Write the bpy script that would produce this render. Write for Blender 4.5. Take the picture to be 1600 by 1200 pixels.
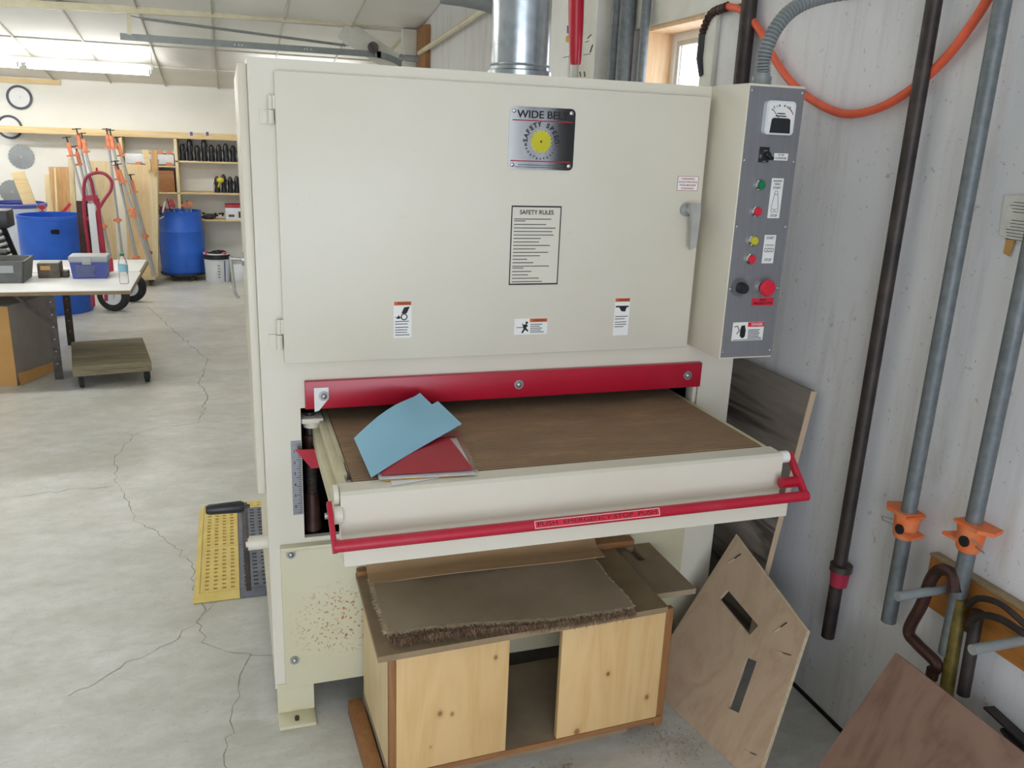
import bpy, bmesh, math, random
from mathutils import Vector, Matrix
R = math.radians
random.seed(7)
for o in list(bpy.data.objects):
    bpy.data.objects.remove(o)
scene = bpy.context.scene
COL = scene.collection

# ------------------------------------------------------------------ camera
CAM = Vector((0, -2.3964, 1.8)); FOC = 1318.54
_y, _p, _r = R(18.65028), R(16.15662), R(-2.30699)
_f = Vector((math.sin(_y)*math.cos(_p), math.cos(_y)*math.cos(_p), -math.sin(_p)))
_rt = Vector((math.cos(_y), -math.sin(_y), 0)); _dn = _f.cross(_rt)
RIGHT = math.cos(_r)*_rt + math.sin(_r)*_dn
DOWN = -math.sin(_r)*_rt + math.cos(_r)*_dn
cd = bpy.data.cameras.new('camera'); cd.sensor_width = 36; cd.lens = FOC/1600*36
cd.clip_start = .05; cd.clip_end = 200
cam = bpy.data.objects.new('camera', cd); COL.objects.link(cam)
m = Matrix((RIGHT, -DOWN, -_f)).transposed().to_4x4(); m.translation = CAM
cam.matrix_world = m
scene.camera = cam

def at(px, py, ax, val):
    """survey helper: where the sight line through a photo pixel meets the plane ax = val (metres)"""
    d = _f + RIGHT*((px-800)/FOC) + DOWN*((py-600)/FOC)
    i = 'xyz'.index(ax); t = (val-CAM[i])/d[i]
    return CAM + d*t

# ------------------------------------------------------------------ light
world = bpy.data.worlds.new('overcast_sky'); scene.world = world; world.use_nodes = True
bg = world.node_tree.nodes['Background']
bg.inputs[0].default_value = (.82, .88, 1.0, 1); bg.inputs[1].default_value = 6.3
TUBE_STRENGTH = 38.0
vs = scene.view_settings
vs.view_transform = 'Standard'; vs.look = 'None'; vs.exposure = 0.0; vs.gamma = 1; vs.use_curve_mapping = False
scene.cycles.use_denoising = True
scene.cycles.max_bounces = 8; scene.cycles.diffuse_bounces = 6; scene.cycles.glossy_bounces = 4
scene.cycles.sample_clamp_indirect = 8
BAY = (-3.2, .9, 0.0, 2.75)          # roller door opening behind the camera: x0,x1,z0,z1
BACK_Y = -6.5
ld = bpy.data.lights.new('bay_portal', 'AREA'); ld.shape = 'RECTANGLE'
ld.size = BAY[1]-BAY[0]; ld.size_y = BAY[3]-BAY[2]; ld.cycles.is_portal = True
lo = bpy.data.objects.new('bay_portal', ld); COL.objects.link(lo)
lo.location = ((BAY[0]+BAY[1])/2, BACK_Y, (BAY[2]+BAY[3])/2); lo.rotation_euler = (R(90), 0, 0)

# ------------------------------------------------------------------ materials
def lin(c):
    if isinstance(c, str):
        c = [int(c[i:i+2], 16)/255 for i in (0, 2, 4)]
    return tuple(x/12.92 if x <= .04045 else ((x+.055)/1.055)**2.4 for x in c) + (1,)
MATS = {}
class NT:
    def __init__(s, name):
        s.m = bpy.data.materials.new(name); s.m.use_nodes = True; s.t = s.m.node_tree
        s.b = s.t.nodes['Principled BSDF']; s.tc = None
    def n(s, t, **kw):
        k = s.t.nodes.new(t)
        for a, v in kw.items():
            setattr(k, a, v)
        return k
    def l(s, a, b): s.t.links.new(a, b)
    def co(s, scale=(1, 1, 1), rot=(0, 0, 0)):
        if not s.tc: s.tc = s.n('ShaderNodeTexCoord')
        mp = s.n('ShaderNodeMapping'); mp.inputs['Scale'].default_value = scale; mp.inputs['Rotation'].default_value = rot
        s.l(s.tc.outputs['Object'], mp.inputs[0]); return mp.outputs[0]
    def noise(s, vec, scale, detail=5, rough=.6, dist=0):
        k = s.n('ShaderNodeTexNoise'); k.inputs['Scale'].default_value = scale; k.inputs['Detail'].default_value = detail
        k.inputs['Roughness'].default_value = rough; k.inputs['Distortion'].default_value = dist
        s.l(vec, k.inputs['Vector']); return k.outputs[0]
    def ramp(s, fac, stops):
        k = s.n('ShaderNodeValToRGB'); e = k.color_ramp.elements
        e[0].position, e[0].color = stops[0]; e[1].position, e[1].color = stops[-1]
        for p, c in stops[1:-1]:
            q = e.new(p); q.color = c
        s.l(fac, k.inputs[0]); return k.outputs[0]
    def mix(s, fac, a, b, mode='MIX'):
        k = s.n('ShaderNodeMix', data_type='RGBA', blend_type=mode)
        if isinstance(fac, (int, float)): k.inputs[0].default_value = fac
        else: s.l(fac, k.inputs[0])
        for i, v in ((6, a), (7, b)):
            if isinstance(v, tuple): k.inputs[i].default_value = v
            else: s.l(v, k.inputs[i])
        return k.outputs[2]
    def bump(s, h, strength, dist=.002):
        k = s.n('ShaderNodeBump'); k.inputs['Strength'].default_value = strength; k.inputs['Distance'].default_value = dist
        s.l(h, k.inputs['Height']); s.l(k.outputs[0], s.b.inputs['Normal'])
    def col(s, c):
        if isinstance(c, tuple): s.b.inputs['Base Color'].default_value = c
        else: s.l(c, s.b.inputs['Base Color'])
    def set(s, rough=.5, metal=0, spec=None):
        s.b.inputs['Roughness'].default_value = rough; s.b.inputs['Metallic'].default_value = metal
        if spec is not None: s.b.inputs['Specular IOR Level'].default_value = spec

def plain(name, c, rough=.5, metal=0, var=.08, scale=8, bump=0, c2=None, lo=.35, hi=.7, stretch=(1, 1, 1), detail=5):
    """colour with gentle procedural variation (c -> c2) and optional fine relief"""
    k = NT(name); c = lin(c)
    c2 = lin(c2) if c2 else tuple(x*(1-var) for x in c[:3])+(1,)
    v = k.co(stretch); nz = k.noise(v, scale, detail)
    k.col(k.ramp(nz, [(lo, c), (hi, c2)])); k.set(rough, metal)
    if bump: k.bump(k.noise(v, scale*12, 3), bump)
    MATS[name] = k.m; return k.m

def wood(name, c, c2, axis='z', scale=1.0, rough=.6, knots=None, knot_scale=4.0, rings=14, contrast=1.0, spots=()):
    k = NT(name)
    st = {'x': (.12, 1, 1), 'y': (1, .12, 1), 'z': (1, 1, .12)}[axis]
    v = k.co(tuple(a*scale for a in st))
    n1 = k.noise(v, 6, 4, .55, .6)
    w = k.n('ShaderNodeMath', operation='MULTIPLY'); k.l(n1, w.inputs[0]); w.inputs[1].default_value = rings
    fr = k.n('ShaderNodeMath', operation='PINGPONG'); k.l(w.outputs[0], fr.inputs[0]); fr.inputs[1].default_value = 1
    n2 = k.noise(k.co(tuple(a*scale for a in st)), 90, 3)
    mx = k.n('ShaderNodeMath', operation='MULTIPLY'); k.l(fr.outputs[0], mx.inputs[0]); k.l(n2, mx.inputs[1])
    colr = k.ramp(mx.outputs[0], [(.05, lin(c)), (.05+.75/contrast, lin(c2))])
    if knots:
        vo = k.n('ShaderNodeTexVoronoi'); vo.inputs['Scale'].default_value = knot_scale
        st2 = {'x': (.6, 1, 1), 'y': (1, .6, 1), 'z': (1, 1, .6)}[axis]
        k.l(k.co(st2), vo.inputs['Vector'])
        kf = k.ramp(vo.outputs['Distance'], [(.045, (1, 1, 1, 1)), (.085, (0, 0, 0, 1))])
        colr = k.mix(kf, colr, lin(knots))
    for (sx, sz, sr) in spots:                      # single knots, oval rings at their own places
        vd = k.n('ShaderNodeVectorMath', operation='DISTANCE'); k.l(k.co((1, 0, .75)), vd.inputs[0]); vd.inputs[1].default_value = (sx, 0, sz*.75)
        colr = k.mix(k.ramp(vd.outputs['Value'], [(sr*.5, (.85, .85, .85, 1)), (sr, (.12, .12, .12, 1)), (sr*2.2, (0, 0, 0, 1))]), colr, lin('8a4d28'))
    k.col(colr); k.set(rough); k.bump(n2, .15, .001)
    MATS[name] = k.m; return k.m

# painted machine
def paint_cream():
    k = NT('cream_paint')
    v = k.co()
    base = k.ramp(k.noise(v, 1.6, 4), [(.3, lin('dcd7c8')), (.7, lin('d6d0bd'))])
    grime = k.ramp(k.noise(v, 34, 6, .7), [(.66, (0, 0, 0, 1)), (.78, (.35, .35, .35, 1))])
    k.col(k.mix(grime, base, lin('b7b096'))); k.set(.42); k.bump(k.noise(v, 220, 2), .05, .0006)
    MATS['cream'] = k.m
paint_cream()
def rusty_cream():
    k = NT('cream_paint_rust_speckled'); v = k.co()
    base = k.ramp(k.noise(v, 2.2, 4), [(.3, lin('d2cdb0')), (.7, lin('c9c3a2'))])
    # speckled rust splash around one spot of the panel, with runs below it
    sp = k.ramp(k.noise(v, 95, 3, .6), [(.585, (0, 0, 0, 1)), (.63, (1, 1, 1, 1))])
    g = k.n('ShaderNodeTexGradient', gradient_type='SPHERICAL')
    mp = k.n('ShaderNodeMapping'); k.l(k.tc.outputs['Object'], mp.inputs[0])
    mp.inputs['Location'].default_value = (.55*5, 0, -.33*6.5); mp.inputs['Scale'].default_value = (5, .01, 6.5)
    k.l(mp.outputs[0], g.inputs[0])
    gm = k.ramp(g.outputs[0], [(.05, (0, 0, 0, 1)), (.5, (1, 1, 1, 1))])
    mul = k.mix(1.0, sp, gm, 'MULTIPLY')
    drip = k.ramp(k.noise(k.co((70, 1, 1.2)), 1, 3), [(.68, (0, 0, 0, 1)), (.74, (.35, .35, .35, 1))])
    drip = k.mix(1.0, drip, gm, 'MULTIPLY')
    c = k.mix(drip, base, lin('9a7a45')); c = k.mix(mul, c, lin('a8744f'))
    k.col(c); k.set(.45); MATS['cream_rust'] = k.m
rusty_cream()
plain('cream_dirty', 'cbc5a8', .5, c2='b9ad84', scale=3, lo=.4, hi=.75)
plain('red_paint', 'b3122e', .32, c2='a50f29', scale=5)
plain('red_dusty', 'b51a33', .38, c2='b04a55', scale=5, lo=.5, hi=.8)
plain('truck_red', '97203a', .4, c2='a8344c', scale=6)
plain('white_paint', 'e8e8e4', .4)
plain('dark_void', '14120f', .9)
plain('dark_steel', '3b3733', .45, .6, c2='57504a', scale=20)
plain('steel', 'b4b5b3', .4, .85, c2='a0a1a0', scale=30)
plain('chrome', 'd9dadb', .09, 1.0, var=.03)
plain('brushed_alu', '8f9092', .42, .85, c2='86878a', scale=6, stretch=(1, 1, 40))
plain('panel_grey', '8b8b8e', .42, .35, c2='838386', scale=4, stretch=(60, 1, 1))
plain('galv', '61686a', .5, .3, c2='737879', scale=40, detail=2)
plain('galv_far', 'b0b3b3', .45, .3, c2='a2a6a6', scale=30)
plain('satin', 'b6b7b2', .35, .4, c2='a9aaa6', scale=12)
plain('orange_haze', 'd6835f', .55, c2='cf7650', scale=18)  # clamp orange paled in the colour to imitate haze over distance
plain('galv_bright', 'b9c0c5', .25, .95, c2='a4acb3', scale=24, detail=2)
plain('black_iron', '2f2b2a', .5, .5, c2='4a403b', scale=14)
plain('brown_iron', '4a3029', .4, .4, c2='31201c', scale=18)
plain('orange_cast', 'd8682f', .5, c2='c98a62', scale=22, lo=.42, hi=.75)
plain('orange_hose', 'e0603f', .5, c2='cf5638', scale=20)
plain('black_plastic', '1d1d20', .4, c2='2a2a2e', scale=10)
plain('black_rubber', '1b1b1c', .75, c2='2a2928', scale=18)
plain('grey_plastic', '6f706e', .55, c2='5e5f5e', scale=8)
plain('grey_light', 'a2a6a6', .5)
plain('grey_conduit', '8a9090', .45, c2='7b8181', scale=12)
plain('blue_drum', '2a66cf', .42, c2='2158bf', scale=4)
plain('blue_cool', '46529a', .5, c2='3d4a92', scale=6)
plain('white_plastic', 'dfe3e6', .45)
plain('label_white', 'ecebe6', .5, var=.03)
plain('label_orange', 'd0672f', .5)
plain('ink_black', '141414', .6)
plain('ink_grey', '4a4a4a', .6)
plain('ink_red', 'a01c2c', .5)
plain('green_btn', '127a4a', .35); plain('red_btn', 'd5263c', .35); plain('yellow_btn', 'c9bf2c', .35)
plain('yellow_saw', 'c8c022', .4)
plain('yellow_mat', 'dcc474', .65, c2='d0b560', scale=10)
plain('black_mat', '62656d', .7, c2='74777e', scale=14)
plain('blue_card', '93c2d6', .75, c2='8bbacf', scale=4)
plain('red_card', 'a8202f', .5)
plain('yellow_card', 'd3a83a', .6)
plain('paper', 'e4e2e2', .8, var=.04)
plain('cardboard', 'bb9b74', .85, c2='aa8a62', scale=4, stretch=(1, 6, 1))
plain('carton', 'c79a5e', .8, c2='bb8d52', scale=3)
plain('carton_side', '8d8883', .85, c2='83776b', scale=3)
plain('pink_plastic', 'c2304e', .4)
plain('mdf', '9a8566', .75, c2='877355', scale=9, bump=.1)
plain('particle_edge', '9b8a6a', .8, c2='88775a', scale=60)
plain('carpet_thread', 'c9b99c', .95, c2='b3a286', scale=50)
plain('dusty_ply', '8e7c64', .85, c2='a08e74', scale=8)
plain('table_white', 'f0f0ee', .45, var=.03)
plain('trim_white', 'd9d9d0', .5, c2='c9c8ba', scale=6)
plain('pipe_cream', 'd8d2b8', .5, c2='c6bd9c', scale=6)
plain('saw_blade', '9fa2a2', .35, .8, c2='888b8b', scale=3)
plain('saw_white', 'e9ebec', .4, c2='d9dcde', scale=3)
plain('saw_rim', '3d4350', .5)
plain('tag_paper', 'd5d6ce', .7, c2='c8c7ba', scale=20)
plain('gold_tube', '7d6f33', .5, .4, c2='574a1d', scale=20)
plain('brown_card_item', '4b4238', .7, c2='6b6155', scale=30)
plain('dust_brown', '8a745b', .95, c2='a8937a', scale=40)
plain('shaving_tan', 'b09a7c', .95, c2='9a8468', scale=60)
plain('pile_brown', '6b5240', .95, c2='8a7156', scale=60)
plain('crack_dark', '9a9688', .95, c2='77736a', scale=30)
PK = []
for kx, ky, kr in ((613, 1042, .007), (776, 1030, .007), (688, 1116, .009), (707, 1117, .006), (673, 1168, .004), (955, 1060, .008), (1017, 1098, .009), (905, 1150, .012)):
    kp = at(kx, ky, 'y', -.437); PK.append((kp.x-.77, kp.z, kr))
wood('pine', 'dfbc84', 'd0a668', 'z', .9, .5, contrast=.7, spots=PK)
wood('pine_y', 'e0cba2', 'd2b886', 'z', 1.2, .55)
wood('pine_h', 'd9c294', 'c8ab76', 'x', 1.2, .6)
wood('brown_edge', '9a6b40', '855832', 'z', 1.4, .6)
wood('brown_edge_x', '9a6b40', '855832', 'x', 1.4, .6)
wood('rail_wood', 'b77a38', '8f5a26', 'y', 1.2, .5)
wood('ply_light', 'bda58a', 'a98f73', 'z', .7, .65, contrast=.8)
wood('ply_edge', 'd5c5a6', 'bca984', 'y', 2, .7)
wood('ply_brown', '8a6c5d', '664a3d', 'z', .6, .55, contrast=.8)
wood('ply_tan', 'c49c6a', 'a57e50', 'z', .8, .6)
wood('wood_pale', 'dccaa2', 'c9b184', 'z', .9, .6)
wood('dolly_wood', '8b8168', '6d644e', 'x', 1.2, .8)
wood('post_wood', '9c6f40', '7d5530', 'z', 1, .6)
wood('jamb_window', 'e3c49c', 'd4ab7c', 'z', 1, .6, knots='a36a3a', knot_scale=6)

def m_board_dark():
    k = NT('weathered_dark_board')
    v = k.co(); c = k.ramp(k.noise(k.co((1, .5, 4)), 3, 6, .7), [(.3, lin('6a625a')), (.7, lin('8a8076'))])
    st = k.ramp(k.noise(k.co((1, .4, 5)), 2.0, 4, .6, .5), [(.54, (0, 0, 0, 1)), (.62, (.8, .8, .8, 1))])
    k.col(k.mix(st, c, lin('2f2824'))); k.set(.8); MATS['dark_board'] = k.m
m_board_dark()
def m_belt():
    k = NT('ribbed_brown_belt'); v = k.co()
    c = k.ramp(k.noise(k.co((1.2, 3, 1), (0, 0, .25)), 4, 7, .72), [(.3, lin('866c53')), (.55, lin('987b5d')), (.75, lin('b3946b'))])
    w = k.n('ShaderNodeTexWave', wave_type='BANDS', bands_direction='Y'); w.inputs['Scale'].default_value = 24
    k.l(v, w.inputs[0]); k.col(k.mix(k.ramp(w.outputs[1], [(.0, (.75, .75, .75, 1)), (.45, (0, 0, 0, 1))]), c, lin('5f4b39')))
    k.set(.85); k.bump(w.outputs[1], .6, .003); MATS['belt'] = k.m
m_belt()
def m_floor():
    k = NT('worn_concrete'); v = k.co()
    c = k.ramp(k.noise(v, .9, 8, .68), [(.3, lin('bdbdb6')), (.5, lin('cfcfca')), (.72, lin('dcdddb'))])
    st = k.ramp(k.noise(k.co((.6, 1.6, 1), (0, 0, .35)), 2.4, 7, .7), [(.48, (0, 0, 0, 1)), (.80, (.5, .5, .5, 1))])
    c = k.mix(st, c, lin('b3af9c'))
    for sc_, rt_, f_ in (((1.3, 2.6, 1), .75, .55), ((1.2, 3.6, 1), .35, .4), ((5, 9, 1), .9, .5)):      # scuff streaks
        sp = k.ramp(k.noise(k.co(sc_, (0, 0, rt_)), 1.6, 7, .7), [(.46, (0, 0, 0, 1)), (.78, (f_, f_, f_, 1))])
        c = k.mix(sp, c, lin('a3a092'))
    sp = k.ramp(k.noise(v, 55, 4, .65), [(.6, (0, 0, 0, 1)), (.76, (.6, .6, .6, 1))])
    c = k.mix(sp, c, lin('8a877a'))
    fn = k.ramp(k.noise(k.co((1, 1.6, 1), (0, 0, .8)), 9, 8, .75), [(.42, (0, 0, 0, 1)), (.7, (.38, .38, .38, 1))])
    c = k.mix(fn, c, lin('a9a797'))
    k.col(c)
    k.l(k.ramp(k.noise(v, 3, 4), [(.35, (.29, .29, .29, 1)), (.7, (.5, .5, .5, 1))]), k.b.inputs['Roughness'])
    k.bump(k.noise(v, 60, 5), .12, .001); MATS['floor'] = k.m
m_floor()
def m_wall(name, base, base2, dirt):
    k = NT(name); v = k.co()
    c = k.ramp(k.noise(v, 1.1, 5), [(.3, lin(base)), (.7, lin(base2))])
    sp = k.ramp(k.noise(v, 26, 4, .6), [(.66, (0, 0, 0, 1)), (.74, (.5, .5, .5, 1))])
    c = k.mix(sp, c, lin(dirt))
    sm = k.ramp(k.noise(k.co((1, 5, .45)), 2.2, 6, .65), [(.5, (0, 0, 0, 1)), (.8, (.55, .55, .55, 1))])
    c = k.mix(sm, c, lin('a39b8c'))
    fs = k.ramp(k.noise(v, 70, 3, .6), [(.66, (0, 0, 0, 1)), (.72, (.5, .5, .5, 1))])
    c = k.mix(fs, c, lin('857a6a'))
    sp2 = k.ramp(k.noise(k.co((1, 1, .35)), 5, 6, .7), [(.58, (0, 0, 0, 1)), (.78, (.6, .6, .6, 1))])
    c = k.mix(sp2, c, lin('b8b09a')); k.col(c); k.set(.6); k.bump(k.noise(v, 30, 4), .12, .002); MATS[name] = k.m
m_wall('wall_scuffed', 'dededf', 'd6d6d7', '8a7f70')
plain('wall_far', 'ebebe6', .6, c2='e2e2da', scale=1.2)
plain('ceil_tile', 'ecece8', .75, c2='e4e4de', scale=1.5)
plain('ceil_grid', 'c6c4b8', .6)
def m_carpet():
    k = NT('carpet_backing'); v = k.co()
    w1 = k.n('ShaderNodeTexWave', bands_direction='X'); w1.inputs['Scale'].default_value = 90; k.l(v, w1.inputs[0])
    w2 = k.n('ShaderNodeTexWave', bands_direction='Y'); w2.inputs['Scale'].default_value = 90; k.l(v, w2.inputs[0])
    mm = k.n('ShaderNodeMath', operation='MULTIPLY'); k.l(w1.outputs[1], mm.inputs[0]); k.l(w2.outputs[1], mm.inputs[1])
    c = k.ramp(k.noise(v, 5, 5), [(.3, lin('c6b296')), (.7, lin('b09c7e'))])
    k.col(k.mix(k.ramp(mm.outputs[0], [(0, (.6, .6, .6, 1)), (.5, (0, 0, 0, 1))]), c, lin('a09078')))
    k.set(.95); k.bump(mm.outputs[0], .8, .003); MATS['carpet'] = k.m
m_carpet()
def m_emit(name, c, s):
    k = NT(name); k.col((.9, .9, .9, 1)); k.b.inputs['Emission Color'].default_value = c; k.b.inputs['Emission Strength'].default_value = s
    MATS[name] = k.m
m_emit('tube_glow', (1.0, .98, .94, 1), TUBE_STRENGTH)
m_emit('tube_half', (1.0, .98, .94, 1), TUBE_STRENGTH*.4)
m_emit('tube_dim', (1.0, .98, .94, 1), TUBE_STRENGTH*.15)
def m_glass(name, c=(1, 1, 1, 1), rough=.0, trans=1.0, ior=1.45, alpha=1):
    k = NT(name); k.col(c); k.b.inputs['Transmission Weight'].default_value = trans
    k.b.inputs['Roughness'].default_value = rough; k.b.inputs['IOR'].default_value = ior; k.b.inputs['Alpha'].default_value = alpha
    MATS[name] = k.m
m_glass('pane_glass', (.95, .98, 1, 1), .02, ior=1.1)
m_glass('clear_plastic', (.97, .98, 1, 1), .05, ior=1.2, alpha=.55)
m_glass('sleeve_plastic', (.95, .96, 1, 1), .15, ior=1.1, alpha=.35)

# ------------------------------------------------------------------ mesh helpers
class B:
    """collects shapes (world coordinates) into one mesh"""
    def __init__(s): s.bm = bmesh.new()
    def _merge(s, b2, mat=None):
        me = bpy.data.meshes.new('t')
        if mat is not None: b2.transform(mat)
        b2.to_mesh(me); b2.free(); s.bm.from_mesh(me); bpy.data.meshes.remove(me); return s
    def box(s, x0, x1, y0, y1, z0, z1, bev=0, mat=None, seg=2):
        b = bmesh.new(); bmesh.ops.create_cube(b, size=1)
        bmesh.ops.scale(b, vec=(x1-x0, y1-y0, z1-z0), verts=b.verts)
        if bev: bmesh.ops.bevel(b, geom=list(b.edges), offset=bev, segments=seg, affect='EDGES', profile=.5)
        bmesh.ops.translate(b, vec=((x0+x1)/2, (y0+y1)/2, (z0+z1)/2), verts=b.verts)
        return s._merge(b, mat)
    def cyl(s, p0, p1, r, r2=None, n=16, caps=True):
        p0, p1 = Vector(p0), Vector(p1); r2 = r if r2 is None else r2; d = p1-p0
        b = bmesh.new()
        bmesh.ops.create_cone(b, cap_ends=caps, segments=n, radius1=r, radius2=r2, depth=d.length)
        M = Matrix.Translation((p0+p1)/2) @ d.to_track_quat('Z', 'Y').to_matrix().to_4x4()
        return s._merge(b, M)
    def bar(s, p0, p1, w, t, up=(0, 0, 1), bev=0):
        """rectangular bar from p0 to p1, w wide across 'up', t thick"""
        p0, p1 = Vector(p0), Vector(p1); d = p1-p0; z = d.normalized()
        x = Vector(up).cross(z); x.normalize(); y = z.cross(x)
        b = bmesh.new(); bmesh.ops.create_cube(b, size=1); bmesh.ops.scale(b, vec=(t, w, d.length), verts=b.verts)
        if bev: bmesh.ops.bevel(b, geom=list(b.edges), offset=bev, segments=2, affect='EDGES', profile=.5)
        M = Matrix((x, y, z)).transposed().to_4x4(); M.translation = (p0+p1)/2
        return s._merge(b, M)
    def sph(s, c, r, sc=(1, 1, 1), u=16, v=10):
        b = bmesh.new(); bmesh.ops.create_uvsphere(b, u_segments=u, v_segments=v, radius=r)
        bmesh.ops.scale(b, vec=sc, verts=b.verts); bmesh.ops.translate(b, vec=c, verts=b.verts); return s._merge(b)
    def prism(s, pts, vec):
        """closed polygon pts (3D, planar) pushed along vec"""
        v = Vector(vec); a = [s.bm.verts.new(p) for p in pts]; c = [s.bm.verts.new(Vector(p)+v) for p in pts]
        n = len(pts); fs = [s.bm.faces.new(a[::-1]), s.bm.faces.new(c)]
        for i in range(n): fs.append(s.bm.faces.new((a[i], a[(i+1) % n], c[(i+1) % n], c[i])))
        bmesh.ops.recalc_face_normals(s.bm, faces=fs); return s
    def lathe(s, prof, c, axis='z', n=32, caps=True):
        """profile [(r, h)...] spun about an axis through c"""
        c = Vector(c); b = bmesh.new(); rings = []
        for r, h in prof:
            ring = []
            for i in range(n):
                a = 2*math.pi*i/n
                p = {'z': (r*math.cos(a), r*math.sin(a), h), 'y': (r*math.cos(a), h, r*math.sin(a)), 'x': (h, r*math.cos(a), r*math.sin(a))}[axis]
                ring.append(b.verts.new(p))
            rings.append(ring)
        for q in range(len(rings)-1):
            for i in range(n): b.faces.new((rings[q][i], rings[q][(i+1) % n], rings[q+1][(i+1) % n], rings[q+1][i]))
        if caps and prof[0] != prof[-1]:
            if prof[0][0] > 1e-5: b.faces.new(rings[0])
            if prof[-1][0] > 1e-5: b.faces.new(rings[-1])
        bmesh.ops.remove_doubles(b, verts=b.verts, dist=1e-6); bmesh.ops.recalc_face_normals(b, faces=b.faces)
        return s._merge(b, Matrix.Translation(c))
    def tube(s, pts, r, n=10, closed=False, radii=None):
        pts = [Vector(p) for p in pts]; k = len(pts); rings = []; prev = None; b = bmesh.new()
        for i, p in enumerate(pts):
            if closed: d = pts[(i+1) % k]-pts[i-1]
            else: d = pts[min(i+1, k-1)]-pts[max(i-1, 0)]
            d.normalize()
            if prev is None:
                a = Vector((0, 0, 1)) if abs(d.z) < .9 else Vector((1, 0, 0)); x = d.cross(a).normalized()
            else: x = (prev-d*prev.dot(d)).normalized()
            prev = x; y = d.cross(x); rr = radii[i] if radii else r
            rings.append([b.verts.new(p+(x*math.cos(2*math.pi*j/n)+y*math.sin(2*math.pi*j/n))*rr) for j in range(n)])
        for i in range(k if closed else k-1):
            A, C = rings[i], rings[(i+1) % k]
            for j in range(n): b.faces.new((A[j], A[(j+1) % n], C[(j+1) % n], C[j]))
        if not closed: b.faces.new(rings[0][::-1]); b.faces.new(rings[-1])
        bmesh.ops.recalc_face_normals(b, faces=b.faces); return s._merge(b)
    def sheet(s, fn, nu, nv, th):
        """thin closed sheet over fn(u, v), thickness th along the surface normal"""
        P = [[Vector(fn(i/nu, j/nv)) for j in range(nv+1)] for i in range(nu+1)]
        def nrm(i, j):
            a = P[min(i+1, nu)][j]-P[max(i-1, 0)][j]; c = P[i][min(j+1, nv)]-P[i][max(j-1, 0)]
            q = a.cross(c); return q.normalized() if q.length > 1e-9 else Vector((0, 0, 1))
        b = bmesh.new()
        T = [[b.verts.new(P[i][j]+nrm(i, j)*th/2) for j in range(nv+1)] for i in range(nu+1)]
        D = [[b.verts.new(P[i][j]-nrm(i, j)*th/2) for j in range(nv+1)] for i in range(nu+1)]
        for i in range(nu):
            for j in range(nv):
                b.faces.new((T[i][j], T[i+1][j], T[i+1][j+1], T[i][j+1])); b.faces.new((D[i][j], D[i][j+1], D[i+1][j+1], D[i+1][j]))
        for i in range(nu):
            b.faces.new((T[i][0], D[i][0], D[i+1][0], T[i+1][0])); b.faces.new((T[i][nv], T[i+1][nv], D[i+1][nv], D[i][nv]))
        for j in range(nv):
            b.faces.new((T[0][j], T[0][j+1], D[0][j+1], D[0][j])); b.faces.new((T[nu][j], D[nu][j], D[nu][j+1], T[nu][j+1]))
        bmesh.ops.recalc_face_normals(b, faces=b.faces); return s._merge(b)
    def text(s, body, x, z, h, y, w=None, font_align='CENTER', rot=0, bold=.02):
        """flat printed lettering on a plane facing -y, cap height about h"""
        cu = bpy.data.curves.new('t', 'FONT'); cu.body = body; cu.align_x = font_align; cu.align_y = 'CENTER'; cu.size = h*1.4
        cu.offset = h*bold
        ob = bpy.data.objects.new('t', cu); COL.objects.link(ob); bpy.context.view_layer.update()
        dg = bpy.context.evaluated_depsgraph_get(); me = bpy.data.meshes.new_from_object(ob.evaluated_get(dg))
        sx = 1
        if w:
            xs = [v.co.x for v in me.vertices]; sx = w/(max(xs)-min(xs))
        M = Matrix.Translation((x, y, z)) @ Matrix.Rotation(R(90), 4, 'X') @ Matrix.Rotation(rot, 4, 'Z') @ Matrix.Diagonal((sx, 1, 1, 1))
        me.transform(M); s.bm.from_mesh(me)
        bpy.data.objects.remove(ob); bpy.data.curves.remove(cu); bpy.data.meshes.remove(me); return s

def wloc(o):
    v = Vector(o.location)
    while o.parent: o = o.parent; v = v + o.location
    return v
def obj(name, b, mat, parent=None, label=None, smooth=True, xf=None):
    me = bpy.data.meshes.new(name)
    if xf is not None: b.bm.transform(xf)
    if parent is not None: bmesh.ops.translate(b.bm, vec=-wloc(parent), verts=b.bm.verts)
    b.bm.to_mesh(me); b.bm.free()
    if smooth:
        me.polygons.foreach_set('use_smooth', [True]*len(me.polygons)); me.set_sharp_from_angle(angle=R(32))
    me.materials.append(MATS[mat] if isinstance(mat, str) else mat)
    o = bpy.data.objects.new(name, me); COL.objects.link(o)
    if parent is not None: o.parent = parent
    if label: o['label'] = label
    return o
def thing(name, loc, label, cat, group=None):
    o = bpy.data.objects.new(name, None); COL.objects.link(o); o.location = loc; o.empty_display_size = .05
    o['label'] = label; o['category'] = cat
    if group: o['group'] = group
    return o
def solo(name, b, mat, label, cat, group=None, origin=None, **k):
    if origin is not None: bmesh.ops.translate(b.bm, vec=-Vector(origin), verts=b.bm.verts)
    o = obj(name, b, mat, **k); o['label'] = label; o['category'] = cat
    if origin is not None: o.location = origin
    if group: o['group'] = group
    return o
def struct(name, b, mat, label, cat=None, parent=None):
    o = obj(name, b, mat, parent)
    if parent is None:
        o['kind'] = 'structure'; o['label'] = label
        o['category'] = cat or name.split('_')[0]
    return o
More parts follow.
